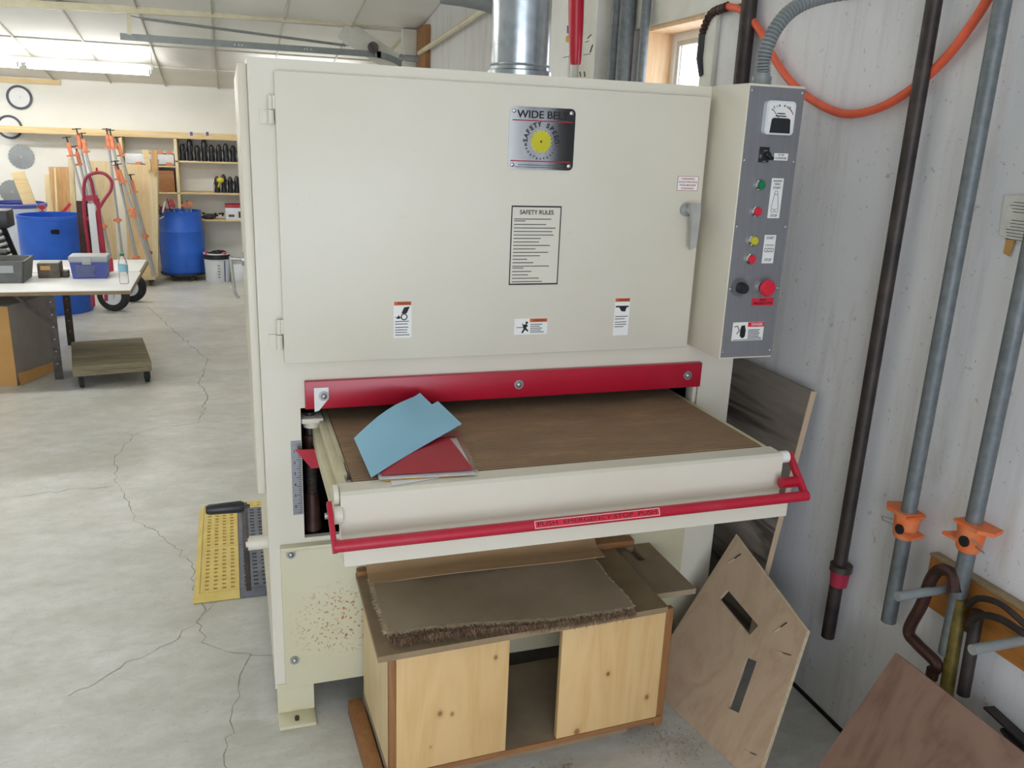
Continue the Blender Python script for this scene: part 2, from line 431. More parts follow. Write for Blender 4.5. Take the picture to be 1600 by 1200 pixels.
def spline(pts, n=8):
    pts = [Vector(p) for p in pts]; out = []
    q = [pts[0]*2-pts[1]] + pts + [pts[-1]*2-pts[-2]]
    for i in range(1, len(q)-2):
        for j in range(n):
            t = j/n; a, b, c, d = q[i-1], q[i], q[i+1], q[i+2]
            out.append(.5*((2*b)+(c-a)*t+(2*a-5*b+4*c-d)*t*t+(3*b-a-3*c+d)*t**3))
    out.append(pts[-1]); return out

# ================================================================== THE ROOM
WX, FY, LX = 1.795, 9.3, -7.0
def ceil_z(y): return 2.80-.15*(y-5.74) if y > -1 else 2.80-.15*(-1-5.74)-.15*(-1-y)
floor = struct('floor', B().box(LX-.1, WX+.3, BACK_Y-.1, FY+.2, -.12, 0), 'floor', 'worn pale concrete floor with long cracks')
# cracks: thin ragged strips lying in the slab surface
def crack(pts, w):
    b = B(); P = []
    for i in range(len(pts)-1):
        a, c = Vector(pts[i]+(0,)), Vector(pts[i+1]+(0,)); n = max(2, int((c-a).length/.035))
        for j in range(n):
            p = a.lerp(c, j/n)
            if i or j: p += Vector((random.gauss(0, .008), random.gauss(0, .008), 0))
            P.append(p)
    P.append(Vector(pts[-1]+(0,))); L = []
    for i, p in enumerate(P):
        d = (P[min(i+1, len(P)-1)]-P[max(i-1, 0)]).normalized(); nn = Vector((-d.y, d.x, 0)); ww = w*random.uniform(.35, 1.3)
        L.append((b.bm.verts.new(p+nn*ww/2+Vector((0, 0, .0006))), b.bm.verts.new(p-nn*ww/2+Vector((0, 0, .0006)))))
    for i in range(len(L)-1): b.bm.faces.new((L[i][0], L[i][1], L[i+1][1], L[i+1][0]))
    bmesh.ops.recalc_face_normals(b.bm, faces=b.bm.faces)
    return obj('crack', b, 'crack_dark', floor)
crack([(-.687, 2.49), (-.626, 2.082), (-.542, 1.801), (-.496, 1.611), (-.347, 1.37), (-.243, 1.146), (-.216, .93), (-.171, .702), (-.195, .634), (-.167, .487), (-.107, .417), (-.016, .361), (-.057, .208), (-.075, .049), (-.101, -.183), (-.12, -.5)], .0038)
crack([(-.687, 2.49), (-.609, 2.885), (-.459, 2.975), (-.262, 3.01), (.072, 3.046)], .0045)
crack([(-.262, 3.01), (-.211, 3.588), (-.275, 3.94), (-.234, 4.608), (-.367, 5.089), (-.516, 5.629), (-.707, 6.335), (-.876, 6.939)], .007)
crack([(-1.5, 1.95), (-1.149, 2.012), (-.986, 2.038), (-.815, 2.056), (-.648, 2.061)], .004)
crack([(-.096, .817), (-.195, .634), (-.305, .481), (-.411, .422), (-.581, .275)], .003)
crack([(-.016, .361), (.066, .339)], .003)

# right wall with the window hole (y .70..1.30, z 1.55..2.30)
WY0, WY1, WZ0, WZ1 = .72, 1.27, 1.62, 2.297
wall_right = B()
wall_right.box(WX, WX+.2, BACK_Y, WY0, 0, 4.4).box(WX, WX+.2, WY1, FY, 0, 4.4).box(WX, WX+.2, WY0, WY1, 0, WZ0).box(WX, WX+.2, WY0, WY1, WZ1, 4.4)
wall_right = struct('wall_right', wall_right, 'wall_scuffed', 'scuffed white painted wall along the right side')
struct('baseboard_right', B().box(WX-.006, WX, BACK_Y, 5.5, 0, .014), 'dark_void', 'thin dark strip painted for the gap shade along the foot of the right wall', 'gap_shade')  # near-black strip stands in for the shade in the wall-foot gap
wall_back = struct('wall_back', B().box(LX-.1, WX+.2, FY, FY+.15, 0, 3), 'wall_far', 'plain off-white far wall above the shelves')
struct('wall_left', B().box(LX-.15, LX, BACK_Y, FY, 0, 4.6), 'wall_far', 'plain white wall on the far left side')
wf = B().box(LX, BAY[0], BACK_Y-.15, BACK_Y, 0, 4.6).box(BAY[1], WX, BACK_Y-.15, BACK_Y, 0, 4.6).box(BAY[0], BAY[1], BACK_Y-.15, BACK_Y, BAY[3], 4.6)
struct('wall_front', wf, 'wall_far', 'white wall with an open vehicle bay')
cb = B()
cb.prism([(LX, -1, ceil_z(-1)+.03), (LX, FY+.1, ceil_z(FY+.1)+.03), (LX, FY+.1, ceil_z(FY+.1)+.2), (LX, -1, ceil_z(-1)+.2)], (WX-LX, 0, 0))
cb.prism([(LX, BACK_Y, ceil_z(BACK_Y)+.03), (LX, -1, ceil_z(-1)+.03), (LX, -1, ceil_z(-1)+.2), (LX, BACK_Y, ceil_z(BACK_Y)+.2)], (WX-LX, 0, 0))
ceiling = struct('ceiling', cb, 'ceil_tile', 'sloping white panel ceiling with a thin seam grid')
xs = [-3.72+.61*i for i in range(9)]+[WX]
ys = [3.7, 4.92, 6.14, 7.36, 8.3, FY]
for i in range(len(xs)-1):
    for j in range(len(ys)-1):
        x0, x1, y0, y1 = xs[i]+.008, xs[i+1]-.008, ys[j]+.008, ys[j+1]-.008
        sag = random.uniform(.006, .018) + (.03 if j == 3 else 0)
        def fn(u, v, x0=x0, x1=x1, y0=y0, y1=y1, sag=sag):
            y = y0+(y1-y0)*v
            return (x0+(x1-x0)*u, y, ceil_z(y)+.012-sag*math.sin(math.pi*u)*math.sin(math.pi*v)**.6)
        obj('ceiling_panel', B().sheet(fn, 6, 6, .006), 'ceil_tile', ceiling)
for x in xs[:-1]:
    obj('grid_strip', B().bar((x, ys[0], ceil_z(ys[0])), (x, FY, ceil_z(FY)), .02, .012, up=(0, 0, 1)), 'ceil_grid', ceiling)
for y in ys[1:-1]:
    obj('grid_strip', B().box(xs[0], WX, y-.008, y+.008, ceil_z(y)-.004, ceil_z(y)+.012), 'ceil_grid', ceiling)

# window in the right wall
win = B()
wt = .03
def frame_x(b, x0, x1, y0, y1, z0, z1, t):
    b.box(x0, x1, y0, y0+t, z0, z1).box(x0, x1, y1-t, y1, z0, z1).box(x0, x1, y0+t, y1-t, z0, z0+t).box(x0, x1, y0+t, y1-t, z1-t, z1); return b
w1 = obj('window_1', frame_x(B(), WX-.004, WX+.2, WY0, WY1, WZ0, WZ1, .018), 'jamb_window')
w1['kind'] = 'structure'; w1['label'] = 'small deep window with bare wood reveal behind the sander'; w1['category'] = 'window'
obj('window_frame', frame_x(B(), WX+.13, WX+.17, WY0+.018, WY1-.018, WZ0+.018, WZ1-.018, .032), 'white_paint', w1)
obj('sash', frame_x(B(), WX+.14, WX+.165, WY0+.05, WY1-.05, WZ0+.05, WZ1-.05, .02), 'trim_white', w1)
obj('pane', B().box(WX+.15, WX+.154, WY0+.07, WY1-.07, WZ0+.07, WZ1-.07), 'pane_glass', w1)
t1 = struct('trim_1', B().box(WX-.022, WX, WY0-.25, WY1+.1, WZ1, WZ1+.14, .003), 'trim_white', 'white board trim over the small window', 'trim')
struct('trim_2', B().box(WX-.022, WX, WY0-.09, WY0, 1.2, WZ1, .003), 'trim_white', 'white board trim on the near side of the window', 'trim')
# white post and electrical gear further along the right wall
struct('trim_3', B().box(1.70, WX, 1.60, 1.80, 0, 3.3, .004), 'trim_white', 'stained white wall post beside the electrical cabinet', 'trim')

# overhead door at the far end of the right wall: jamb post, header brace, track
struct('trim_4', B().box(1.745, WX-.001, 5.6, 5.98, 0, 2.76, .004), 'post_wood', 'bare brown timber post beside the overhead door', 'trim')
struct('trim_5', B().box(1.62, WX, 5.98, 6.08, 0, 2.75, .004), 'trim_white', 'narrow white jamb beside the brown timber post', 'trim')
dr = B().box(WX-.05, WX-.005, 6.1, 8.9, 0, 2.15)
door_1 = struct('door_1', dr, 'trim_white', 'closed white overhead door on the right wall', 'door')
beam = solo('ceiling_beam', B().bar(tuple(at(0, 4, 'y', 6.05)-Vector((2.2, 0, .05))), tuple(at(655, 40, 'y', 6.05)), .06, .05, bev=.004), 'pipe_cream', 'long cream beam running under the ceiling panels', 'beam')
# knee brace
kb = B(); a0 = at(513, 43, 'y', 6.12); a1 = at(610, 103, 'y', 6.12); dd = (a1-a0).normalized()
kb.bar(a0+Vector((.13, 0, 0)), a1+dd*.35+Vector((.05, 0, 0)), .03, .19, up=(0, 1, 0))
solo('knee_brace', kb, 'trim_white', 'wide cream diagonal brace with rust marks under the ceiling', 'brace')
solo('brace_strip', B().bar(at(640, 48, 'y', 6.4), at(600, 90, 'y', 6.4), .03, .02), 'pipe_cream', 'thin cream diagonal strip beside the brown post', 'brace')
TRK = thing('door_track', at(190, 58, 'y', 6.1), 'grey steel overhead-door track hanging below the ceiling', 'track')
tp = [at(188, 57, 'y', 6.1), at(560, 83, 'y', 6.1), at(590, 86, 'y', 6.1), at(612, 92, 'y', 6.1), at(630, 103, 'y', 6.1), at(642, 125, 'y', 6.1), at(648, 160, 'y', 6.1)]
sp = spline(tp, 6); rb = B()
rb.bar(sp[0], tp[1], .03, .055, up=(0, 1, 0))
for i in range(6, len(sp)-1): rb.bar(sp[i], sp[i+1]+(sp[i+1]-sp[i])*.06, .03, .055, up=(0, 1, 0))
obj('rail', rb, 'grey_conduit', TRK)
obj('hanger_strap', B().bar(at(202, 54, 'y', 6.08), at(200, -12, 'y', 6.08), .004, .035, up=(0, 1, 0)), 'pipe_cream', TRK)
for i, x in enumerate((367, 373, 378, 476, 480, 486)):
    obj('bolt', B().cyl(at(x, 70+(x-367)*.062, 'y', 6.06), at(x, 70+(x-367)*.062, 'y', 6.09), .006, n=8), 'white_paint', TRK)
SPR = thing('door_spring', at(583, 75, 'y', 6.15), 'thin grey spring and cable above the door track', 'spring')
obj('spring', B().tube([at(222, 29, 'y', 6.15), at(540, 71, 'y', 6.15)], .012, 8), 'grey_conduit', SPR)
obj('cable', B().tube([at(200, 24, 'y', 6.15), at(222, 29, 'y', 6.15)], .006, 6), 'steel', SPR)
obj('cable', B().tube([at(540, 71, 'y', 6.15), at(583, 74, 'y', 6.15)], .006, 6), 'steel', SPR)
obj('pulley', B().cyl(at(583, 74, 'y', 6.04), at(583, 74, 'y', 6.08), .05, n=20), 'dark_steel', SPR)
solo('conduit_pipe', B().tube([at(625, 90, 'y', 6.02), at(660, 93, 'y', 5.9)], .03, 10), 'grey_conduit', 'short grey pipe ending at the brown post', 'pipe')
solo('wall_pipe', B().tube([at(655, 83, 'x', 1.74), at(763, 11, 'x', 1.74), at(800, -16, 'x', 1.74)], .022, 10), 'pipe_cream', 'slanting cream pipe fixed to the right wall', 'pipe')
solo('overhead_duct', B().tube(spline([at(690, -6, 'y', 3.2), at(730, 0, 'y', 3.2), at(772, 12, 'y', 3.2), at(800, 40, 'y', 3.2)]), .045, 12), 'grey_conduit', 'dark grey curved conduit passing behind the silver duct', 'conduit')

# ================================================================== WIDE BELT SANDER
XL, XR, ZT, DEP = .06, 1.597, 1.977, .95
S = thing('wide_belt_sander', (.83, .4, 0), 'large cream wide belt sander with red guard and infeed conveyor', 'sander')
hb = B()
hb.box(XL, XR, 0, .02, 1.028, ZT)                                   # upper front skin
hb.box(XL, .165, 0, .02, .10, 1.028).box(1.472, XR, 0, .02, .0, 1.028)  # columns
hb.box(.165, 1.472, 0, .02, .105, .615)
hb.box(XL, XL+.02, .02, DEP, .10, ZT).box(XR-.02, XR, .02, DEP, 0, ZT).box(XL+.02, XR-.02, DEP-.02, DEP, .1, ZT).box(XL+.02, XR-.02, .02, DEP-.02, ZT-.02, ZT)
obj('housing', hb, 'cream', S)
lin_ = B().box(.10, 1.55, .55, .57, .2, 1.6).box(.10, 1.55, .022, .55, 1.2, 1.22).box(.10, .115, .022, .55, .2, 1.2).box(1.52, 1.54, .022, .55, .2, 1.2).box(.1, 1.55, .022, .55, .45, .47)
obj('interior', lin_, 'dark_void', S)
# feet
for x0 in (.065, 1.478):
    f = B().box(x0, x0+.113, -.004, .016, .0, .115).box(x0, x0+.113, -.078, .0, 0, .012, .002)
    fo = obj('foot', f, 'cream_rust' if x0 < 1 else 'cream', S)
    obj('bolt', B().cyl((x0+.055, -.05, .012), (x0+.055, -.05, .024), .007, n=8), 'dark_steel', fo)
fc = obj('lower_panel', B().box(.092, 1.47, -.014, 0, .107, .598, .002).box(.092, 1.47, -.03, -.0, .588, .6, .002), 'cream_rust', S)
for x, z in ((.122, .572), (.121, .205)):
    bb = B().cyl((x, -.014, z), (x, -.018, z), .014).sph((x, -.018, z), .009, (1, .7, 1))
    obj('bolt', bb, 'steel', fc)
# side cover on the left with its latch
sc_ = obj('side_cover', B().box(.036, .06, .06, .86, .745, 1.965, .004), 'cream', S)
h = B().cyl((.036, .5, 1.39), (-.006, .5, 1.392), .006).cyl((.037, .5, 1.39), (.028, .5, 1.39), .022)
h.tube(spline([(-.006, .5, 1.40), (-.004, .5, 1.36), (.0, .5, 1.30), (.004, .5, 1.275), (.014, .5, 1.262)]), .0055, 10)
obj('latch_handle', h, 'steel', sc_)
for y in (.12, .5, .8): pass
# front door
door = obj('front_door', B().box(.124, 1.397, -.028, -.001, 1.170, 1.946, .003), 'cream', S)
for z0, z1 in ((1.815, 1.885), (1.21, 1.295)):
    zm = (z0+z1)/2
    hg = B().cyl((.113, -.018, z0), (.113, -.018, zm-.001), .009, n=12).cyl((.113, -.018, zm+.001), (.113, -.018, z1), .0075, n=12)
    hg.box(.085, .113, -.008, 0, z0, zm-.002).box(.113, .128, -.022, -.012, zm+.002, z1)
    obj('hinge', hg, 'cream', door)
hd = B().cyl((1.345, -.028, 1.612), (1.345, -.04, 1.612), .021).cyl((1.345, -.04, 1.612), (1.345, -.062, 1.612), .011)
hd.prism([(1.333, -.058, 1.632), (1.372, -.058, 1.632), (1.374, -.058, 1.60), (1.37, -.058, 1.50), (1.35, -.058, 1.492), (1.345, -.058, 1.59)], (0, -.014, 0))
obj('latch_handle', hd, 'satin', door)
# nameplate (mirror steel, printed)
YP = -.0285
def rrect(x0, x1, z0, z1, y, r, n=5):
    out = []
    for cx, cz, a0 in ((x1-r, z1-r, 0), (x0+r, z1-r, 90), (x0+r, z0+r, 180), (x1-r, z0+r, 270)):
        for i in range(n+1):
            a = R(a0+90*i/n); out.append((cx+r*math.cos(a), y, cz+r*math.sin(a)))
    return out
npl = obj('nameplate', B().prism(rrect(.759, .958, 1.719, 1.89, YP, .014), (0, -.004, 0)), 'chrome', S, 'mirror-polished maker plate')
YN = YP-.0046
obj('lettering', B().text('WIDE BELT', .86, 1.869, .020, YN, w=.158, bold=.03), 'ink_black', npl)
obj('red_line', B().box(.768, .95, YN, YN+.001, 1.8515, 1.8545), 'ink_red', npl)
obj('red_line', B().box(.766, .948, YN, YN+.001, 1.7405, 1.7435), 'ink_red', npl)
def arc_text(b, s, cx, cz, r, a0, a1, h, y, inward=False):
    n = len(s)
    for i, ch in enumerate(s):
        if ch == ' ': continue
        a = R(a0+(a1-a0)*i/(n-1))
        b.text(ch, cx+r*math.cos(a), cz+r*math.sin(a), h, y, rot=a-R(90) if not inward else a+R(90), bold=.05)
    return b
obj('lettering', arc_text(B(), 'SAFETY SPEED', .856, 1.797, .047, 178, 2, .013, YN), 'ink_black', npl)
obj('lettering', arc_text(B(), 'Manufacturing', .856, 1.797, .047, 192, 348, .008, YN, True), 'ink_grey', npl)
saw = []
for i in range(40):
    a = 2*math.pi*i/40; r = .034 if i % 2 == 0 else .028
    saw.append((.856+r*math.cos(a+(.12 if i % 2 == 0 else 0)), YN, 1.797+r*math.sin(a+(.12 if i % 2 == 0 else 0))))
obj('saw_emblem', B().prism(saw, (0, .001, 0)), 'yellow_saw', npl)
obj('emblem_dot', B().cyl((.856, YN-.0004, 1.797), (.856, YN, 1.797), .003, n=10), 'ink_black', npl)
obj('print', B().box(.79, .93, YN, YN+.0008, 1.7305, 1.7325).box(.78, .94, YN, YN+.0008, 1.7245, 1.7262), 'ink_grey', npl)
for x, z in ((.772, 1.878), (.945, 1.878), (.772, 1.731), (.945, 1.731)):
    obj('rivet', B().sph((x, YP-.005, z), .006, (1, .5, 1)), 'chrome', npl)
# safety rules plate
ru = obj('safety_rules_plate', B().box(.776, .931, YP-.0015, YP, 1.384, 1.616), 'cream', S)
y1 = YP-.0021
fr = B().box(.776, .931, y1, y1+.001, 1.384, 1.388).box(.776, .931, y1, y1+.001, 1.612, 1.616).box(.776, .779, y1, y1+.001, 1.388, 1.612).box(.928, .931, y1, y1+.001, 1.388, 1.612)
obj('border', fr, 'ink_black', ru)
obj('lettering', B().text('SAFETY RULES', .854, 1.597, .0125, y1, w=.105, bold=.025), 'ink_black', ru)
pr_ = B(); z = 1.578; rs = random.Random(3)
lens = [.115, .035, .10, .13, .12, .125, .085, .08, .115, .07, .11, .085, .045, .065, .115, .035, .06, .05, .085, .095]
for i, L in enumerate(lens):
    pr_.box(.785, .785+L, y1, y1+.0008, z-.0012, z+.0012); z -= .0055 if i in (0, 14) else .0102
obj('print', pr_, 'ink_grey', ru)
# warning stickers on the door
def sticker_v(x0, x1, z0, z1, kind):
    st = obj('warning_sticker', B().box(x0, x1, YP-.001, YP, z0, z1), 'label_white', S); y = YP-.0016
    h = z1-z0; w = x1-x0
    obj('header', B().box(x0+.001, x1-.001, y, y+.001, z1-.012, z1-.001), 'label_orange', st)
    obj('lettering', B().text('▲WARNING' if False else 'WARNING', (x0+x1)/2+.003, z1-.0065, .0065, y-.0004, w=w*.72), 'ink_black', st)
    pz = z1-.016-.036
    if kind == 'roller':
        b = B().prism([(x0+w*.58, y, pz+.034), (x0+w*.9, y, pz+.036), (x0+w*.72, y, pz+.016), (x0+w*.42, y, pz+.016)], (0, .0008, 0))
        b.lathe([(.010, 0), (.010, .0008), (.007, .0008), (.007, 0), (.010, 0)], (x0+w*.58, y, pz+.006), 'y', 20)
        b.box(x0+.004, x0+w*.4, y, y+.0008, pz+.004, pz+.006).prism([(x0+.008, y, pz), (x0+.014, y, pz+.012), (x0+.02, y, pz+.002)], (0, .0008, 0))
    else:
        b = B().box(x0+.004, x1-.004, y, y+.0008, pz+.022, pz+.027).prism([(x0+w*.3, y, pz+.022), (x0+w*.8, y, pz+.022), (x0+w*.7, y, pz+.008), (x0+w*.45, y, pz+.01)], (0, .0008, 0))
    obj('pictogram', b, 'ink_black', st)
    tb = B(); zz = pz-.006
    for i in range(6 if kind == 'roller' else 5):
        tb.box(x0+.004, x1-.005-rs.uniform(0, .012), y, y+.0008, zz-.0022, zz); zz -= .0075 if i != 1 else .010
    obj('print', tb, 'ink_grey', st)
sticker_v(.432, .484, 1.234, 1.342, 'roller'); sticker_v(1.127, 1.179, 1.218, 1.338, 'hand')
st = obj('warning_sticker', B().box(.799, .905, YP-.001, YP, 1.231, 1.281), 'label_white', S); y = YP-.0016
obj('header', B().box(.848, .904, y, y+.001, 1.269, 1.280), 'label_orange', st)
obj('lettering', B().text('WARNING', .878, 1.2745, .006, y-.0004, w=.04), 'ink_black', st)
pg = B().prism([(.822, y, 1.268), (.828, y, 1.262), (.838, y, 1.264), (.842, y, 1.258), (.836, y, 1.252), (.845, y, 1.243), (.842, y, 1.240), (.833, y, 1.246), (.826, y, 1.235), (.822, y, 1.238), (.829, y, 1.250), (.826, y, 1.258)], (0, .0008, 0))
pg.cyl((.838, y, 1.268), (.838, y+.0008, 1.268), .004, n=12).box(.806, .83, y, y+.0008, 1.2525, 1.2545)
obj('pictogram', pg, 'ink_black', st)
tb = B()
for i in range(5): tb.box(.85, .898-rs.uniform(0, .02), y, y+.0008, 1.261-i*.006, 1.2632-i*.006)
obj('print', tb, 'ink_grey', st)
wl = obj('warning_label', B().box(1.307, 1.379, YP-.001, YP, 1.669, 1.712), 'label_white', S); y = YP-.0016
b = B().box(1.307, 1.379, y, y+.0008, 1.669, 1.670).box(1.307, 1.379, y, y+.0008, 1.711, 1.712).box(1.307, 1.308, y, y+.0008, 1.67, 1.711).box(1.378, 1.379, y, y+.0008, 1.67, 1.711)
for i, (s, ww) in enumerate((('WARNING', .045), ('DO NOT OPEN DOOR', .064), ('WHILE MACHINE', .056), ('IS RUNNING', .042))): b.text(s, 1.343, 1.704-i*.0095, .0055, y, w=ww)
obj('lettering', b, 'ink_red', wl)
# red guard bar under the door
gb = obj('red_guard', B().box(.178, 1.467, -.02, -.001, 1.029, 1.112, .0015), 'red_paint', S)
for x, z in ((.23, 1.068), (.824, 1.071), (1.415, 1.071)):
    obj('bolt', B().cyl((x, -.02, z), (x, -.023, z), .015).sph((x, -.023, z), .010, (1, .7, 1)), 'steel', gb)
obj('white_bracket', B().prism([(.203, -.0205, 1.093), (.244, -.0205, 1.093), (.244, -.0205, 1.06), (.216, -.0205, 1.025), (.203, -.0205, 1.022)], (0, -.002, 0)), 'white_paint', gb)
obj('bolt', B().cyl((.23, -.0225, 1.068), (.23, -.026, 1.068), .013).sph((.23, -.026, 1.068), .009, (1, .7, 1)), 'steel', gb)
# opening: jack screw, scale, pointer
js = B().cyl((.195, .05, .5), (.195, .05, 1.0), .014, n=14)
for i in range(30): js.lathe([(.014, -.004), (.0175, 0), (.014, .004)], (.195, .05, .64+i*.009), 'z', 14)
obj('jack_screw', js, 'dark_steel', S)
obj('screw_cover', B().cyl((.195, .05, .62), (.195, .05, .74), .026, .02), 'brown_iron', S)
obj('screw_nut', B().cyl((.195, .05, .86), (.195, .05, .93), .023), 'brown_iron', S)
obj('bearing_block', B().box(.168, .23, .01, .09, .975, .99, .002).cyl((.2, .05, .955), (.2, .05, .975), .026, n=16), 'cream', S)
sc2 = obj('thickness_scale', B().box(.134, .163, -.003, 0, .695, .929), 'brushed_alu', S)
tk = B()
for i in range(32): tk.box(.160-(.012 if i % 4 == 0 else .006), .162, -.0038, -.003, .702+i*.007, .7032+i*.007)
for i in range(6): tk.text(str(6-i), .143, .722+i*.035, .009, -.0038)
obj('print', tk, 'ink_black', sc2)
obj('scale_pointer', B().prism([(.144, -.03, .912), (.222, -.03, .908), (.222, -.03, .85), (.188, -.03, .851)], (0, .004, 0)).box(.216, .224, -.03, .05, .85, .9), 'red_paint', S)
obj('bearing_block', B().box(1.44, 1.468, .005, .06, .955, .968, .002).box(1.455, 1.468, .003, .05, .968, 1.026, .002), 'cream', S)
# conveyor: belt, frames, front rail, stop bar
bt = B(); NB = 40
prof = [(-.452+.0, .935), (-.470, .950), (-.4745, .962), (-.472, .974), (-.462, .982), (-.450, .984), (.5, .984), (.5, .978), (-.45, .978), (-.462, .972), (-.466, .962), (-.455, .94)]
bt.prism([(.252, y, z) for y, z in prof], (1.163, 0, 0))
obj('conveyor_belt', bt, 'belt', S)
obj('conveyor_roller', B().cyl((.232, -.43, .935), (1.42, -.43, .935), .036, n=20).cyl((.224, -.43, .935), (.235, -.43, .935), .02), 'steel', S)
obj('belt_bed', B().box(.25, 1.41, -.38, .5, .93, .975), 'cream', S)
lf = B().box(.218, .236, -.53, .45, .86, .983, .002).box(.2, .22, -.46, .45, .90, .955, .002).box(.236, .25, -.33, .45, .955, .981, .001)
lf.box(.224, .244, -.42, -.30, .93, .987, .002).cyl((.238, -.455, .958), (.262, -.455, .958), .016, n=14)
obj('side_frame', lf, 'cream_dirty', S)
obj('side_frame', B().box(1.417, 1.437, -.5, .45, .86, .98, .002), 'cream_dirty', S)
frl = B()
prof = [(-.475, .985), (-.528, .985), (-.538, .978), (-.540, .868), (-.582, .860), (-.585, .856), (-.585, .818), (-.580, .818), (-.579, .853), (-.534, .861), (-.532, .975), (-.475, .979)]
frl.prism([(.214, y, z) for y, z in prof], (1.222, 0, 0))
frl.prism([(.213, -.476, .984), (.213, -.538, .98), (.213, -.54, .866), (.213, -.582, .858), (.213, -.582, .82), (.213, -.51, .82)], (.004, 0, 0))
frl.prism([(1.433, -.476, .984), (1.433, -.538, .98), (1.433, -.54, .866), (1.433, -.582, .858), (1.433, -.582, .82), (1.433, -.51, .82)], (.004, 0, 0))
obj('front_rail', frl, 'cream', S)
obj('hook_bracket', B().lathe([(.026, -.006), (.026, .006), (.016, .006), (.016, -.006), (.026, -.006)], (.205, -.50, .965), 'x', 20).cyl((.196, -.535, .93), (.216, -.535, .93), .022), 'cream', S)
sb = B(); YB = -.612
sb.tube([(.188, YB, .887), (1.475, YB, .887)], .0145, 14)
sb.bar((.190, YB-.004, .873), (.186, -.535, .965), .012, .018, up=(1, 0, 0), bev=.002)
sb.bar((1.47, YB, .886), (1.470, -.515, .978), .014, .02, up=(1, 0, 0), bev=.002)
sbo = obj('stop_bar', sb, 'red_dusty', S, 'red emergency stop bar')
obj('bar_knob', B().cyl((1.41, -.575, .915), (1.462, -.575, .915), .015, n=16).sph((1.462, -.575, .915), .015, (.5, 1, 1)), 'red_paint', sbo)
obj('pivot_cap', B().cyl((1.436, -.523, .970), (1.460, -.523, .970), .017, n=16), 'white_paint', sbo)
obj('bolt', B().cyl((.19, -.535, .93), (.176, -.535, .93), .008, n=8), 'steel', sbo)
# printed strip wrapped on the bar
ang = R(28)
n_out = Vector((0, -math.cos(ang), math.sin(ang))); ctr = Vector((.842, YB, .887))+n_out*.0149
M = Matrix.Translation(ctr) @ Matrix.Rotation(-ang, 4, 'X')
stp = obj('stop_label', B().box(-.172, .172, -.0004, .0, -.0095, .0095, mat=None), 'red_btn', sbo, xf=M)
bl = B()
for z in (-.0088, .0088): bl.box(-.17, .17, -.0008, -.0004, z-.0006, z+.0006)
bl.box(-.1706, -.1694, -.0008, -.0004, -.0088, .0088).box(.1694, .1706, -.0008, -.0004, -.0088, .0088)
obj('border', bl, 'label_white', sbo, xf=M)
obj('lettering', B().text('PUSH  EMERGENCY STOP  PUSH', 0, 0, .0105, -.0009, w=.325, bold=0), 'ink_black', sbo, xf=M)
# crank handle on the left side
cr = obj('crank', B().cyl((.06, .1, .566), (.0, .1, .566), .022, n=16).cyl((0, .1, .566), (-.006, .1, .566), .012), 'cream', S)
obj('crank_arm', B().bar((-.004, .097, .405), (-.004, .097, .705), .006, .016, up=(0, 1, 0), bev=.001), 'dark_steel', cr)
obj('grip', B().lathe([(.012, 0), (.016, .01), (.0185, .1), (.014, .11)], (-.115, .097, .693), 'x', 18).cyl((-.01, .097, .693), (.012, .097, .693), .006), 'black_plastic', cr)
# ---- control box
cbx = obj('control_box', B().box(1.412, 1.601, -.2, .0, 1.172, 1.979, .003), 'cream', S)
obj('control_panel', B().box(1.416, 1.598, -.203, -.2, 1.178, 1.972), 'panel_grey', cbx)
YC = -.2032
ps = B()
for x, z in ((1.423, 1.960), (1.591, 1.96), (1.423, 1.768), (1.591, 1.768), (1.423, 1.578), (1.591, 1.578), (1.423, 1.392), (1.591, 1.392), (1.423, 1.195), (1.591, 1.195)):
    obj('screw', B().sph((x, YC, z), .0045, (1, .6, 1), 10, 6), 'steel', cbx)
mt = obj('load_meter', B().prism(rrect(1.466, 1.563, 1.842, 1.935, YC, .012), (0, -.016, 0)), 'white_plastic', cbx)
ym = YC-.0165
obj('meter_face', B().prism(rrect(1.473, 1.556, 1.848, 1.929, ym, .008), (0, -.001, 0)), 'label_white', cbx)
ym -= .0016
obj('meter_mask', B().prism([(1.482, ym, 1.847), (1.549, ym, 1.847), (1.546, ym, 1.884), (1.54, ym, 1.888), (1.490, ym, 1.888), (1.485, ym, 1.884)], (0, -.003, 0)), 'black_plastic', cbx)
mk = B().bar((1.512, ym, 1.885), (1.484, ym, 1.912), .0012, .0012)
for i in range(9):
    a = R(135-i*11.25); mk.bar((1.515+.042*math.cos(a), ym, 1.878+.042*math.sin(a)), (1.515+.048*math.cos(a), ym, 1.878+.048*math.sin(a)), .001, .001)
mk.box(1.502, 1.528, ym, ym+.0005, 1.899, 1.902).box(1.497, 1.533, ym, ym+.0005, 1.892, 1.895)
for i, t in enumerate(('0', '25', '50', '75')): mk.text(t, 1.488+i*.018, 1.918+.004*math.sin(math.pi*i/3), .005, ym)
obj('meter_marks', mk, 'ink_black', cbx)
rz = B()
for i in range(5):
    a = R(68-i*8); a2 = R(68-i*8-8); rz.bar((1.515+.045*math.cos(a), ym, 1.878+.045*math.sin(a)), (1.515+.045*math.cos(a2), ym, 1.878+.045*math.sin(a2)), .002, .001)
obj('meter_red_zone', rz, 'ink_red', cbx)
obj('selector_plate', B().box(1.468, 1.501, YC-.002, YC, 1.764, 1.807), 'black_plastic', cbx)
obj('selector_switch', B().cyl((1.486, YC, 1.782), (1.486, YC-.016, 1.782), .0145, n=20).bar((1.477, YC-.02, 1.788), (1.504, YC-.02, 1.774), .012, .01, up=(0, 1, 0), bev=.003), 'black_plastic', cbx)
obj('switch_ring', B().lathe([(.0165, 0), (.0165, -.006), (.0146, -.006), (.0146, 0)], (1.486, YC, 1.782), 'y', 20), 'chrome', cbx)
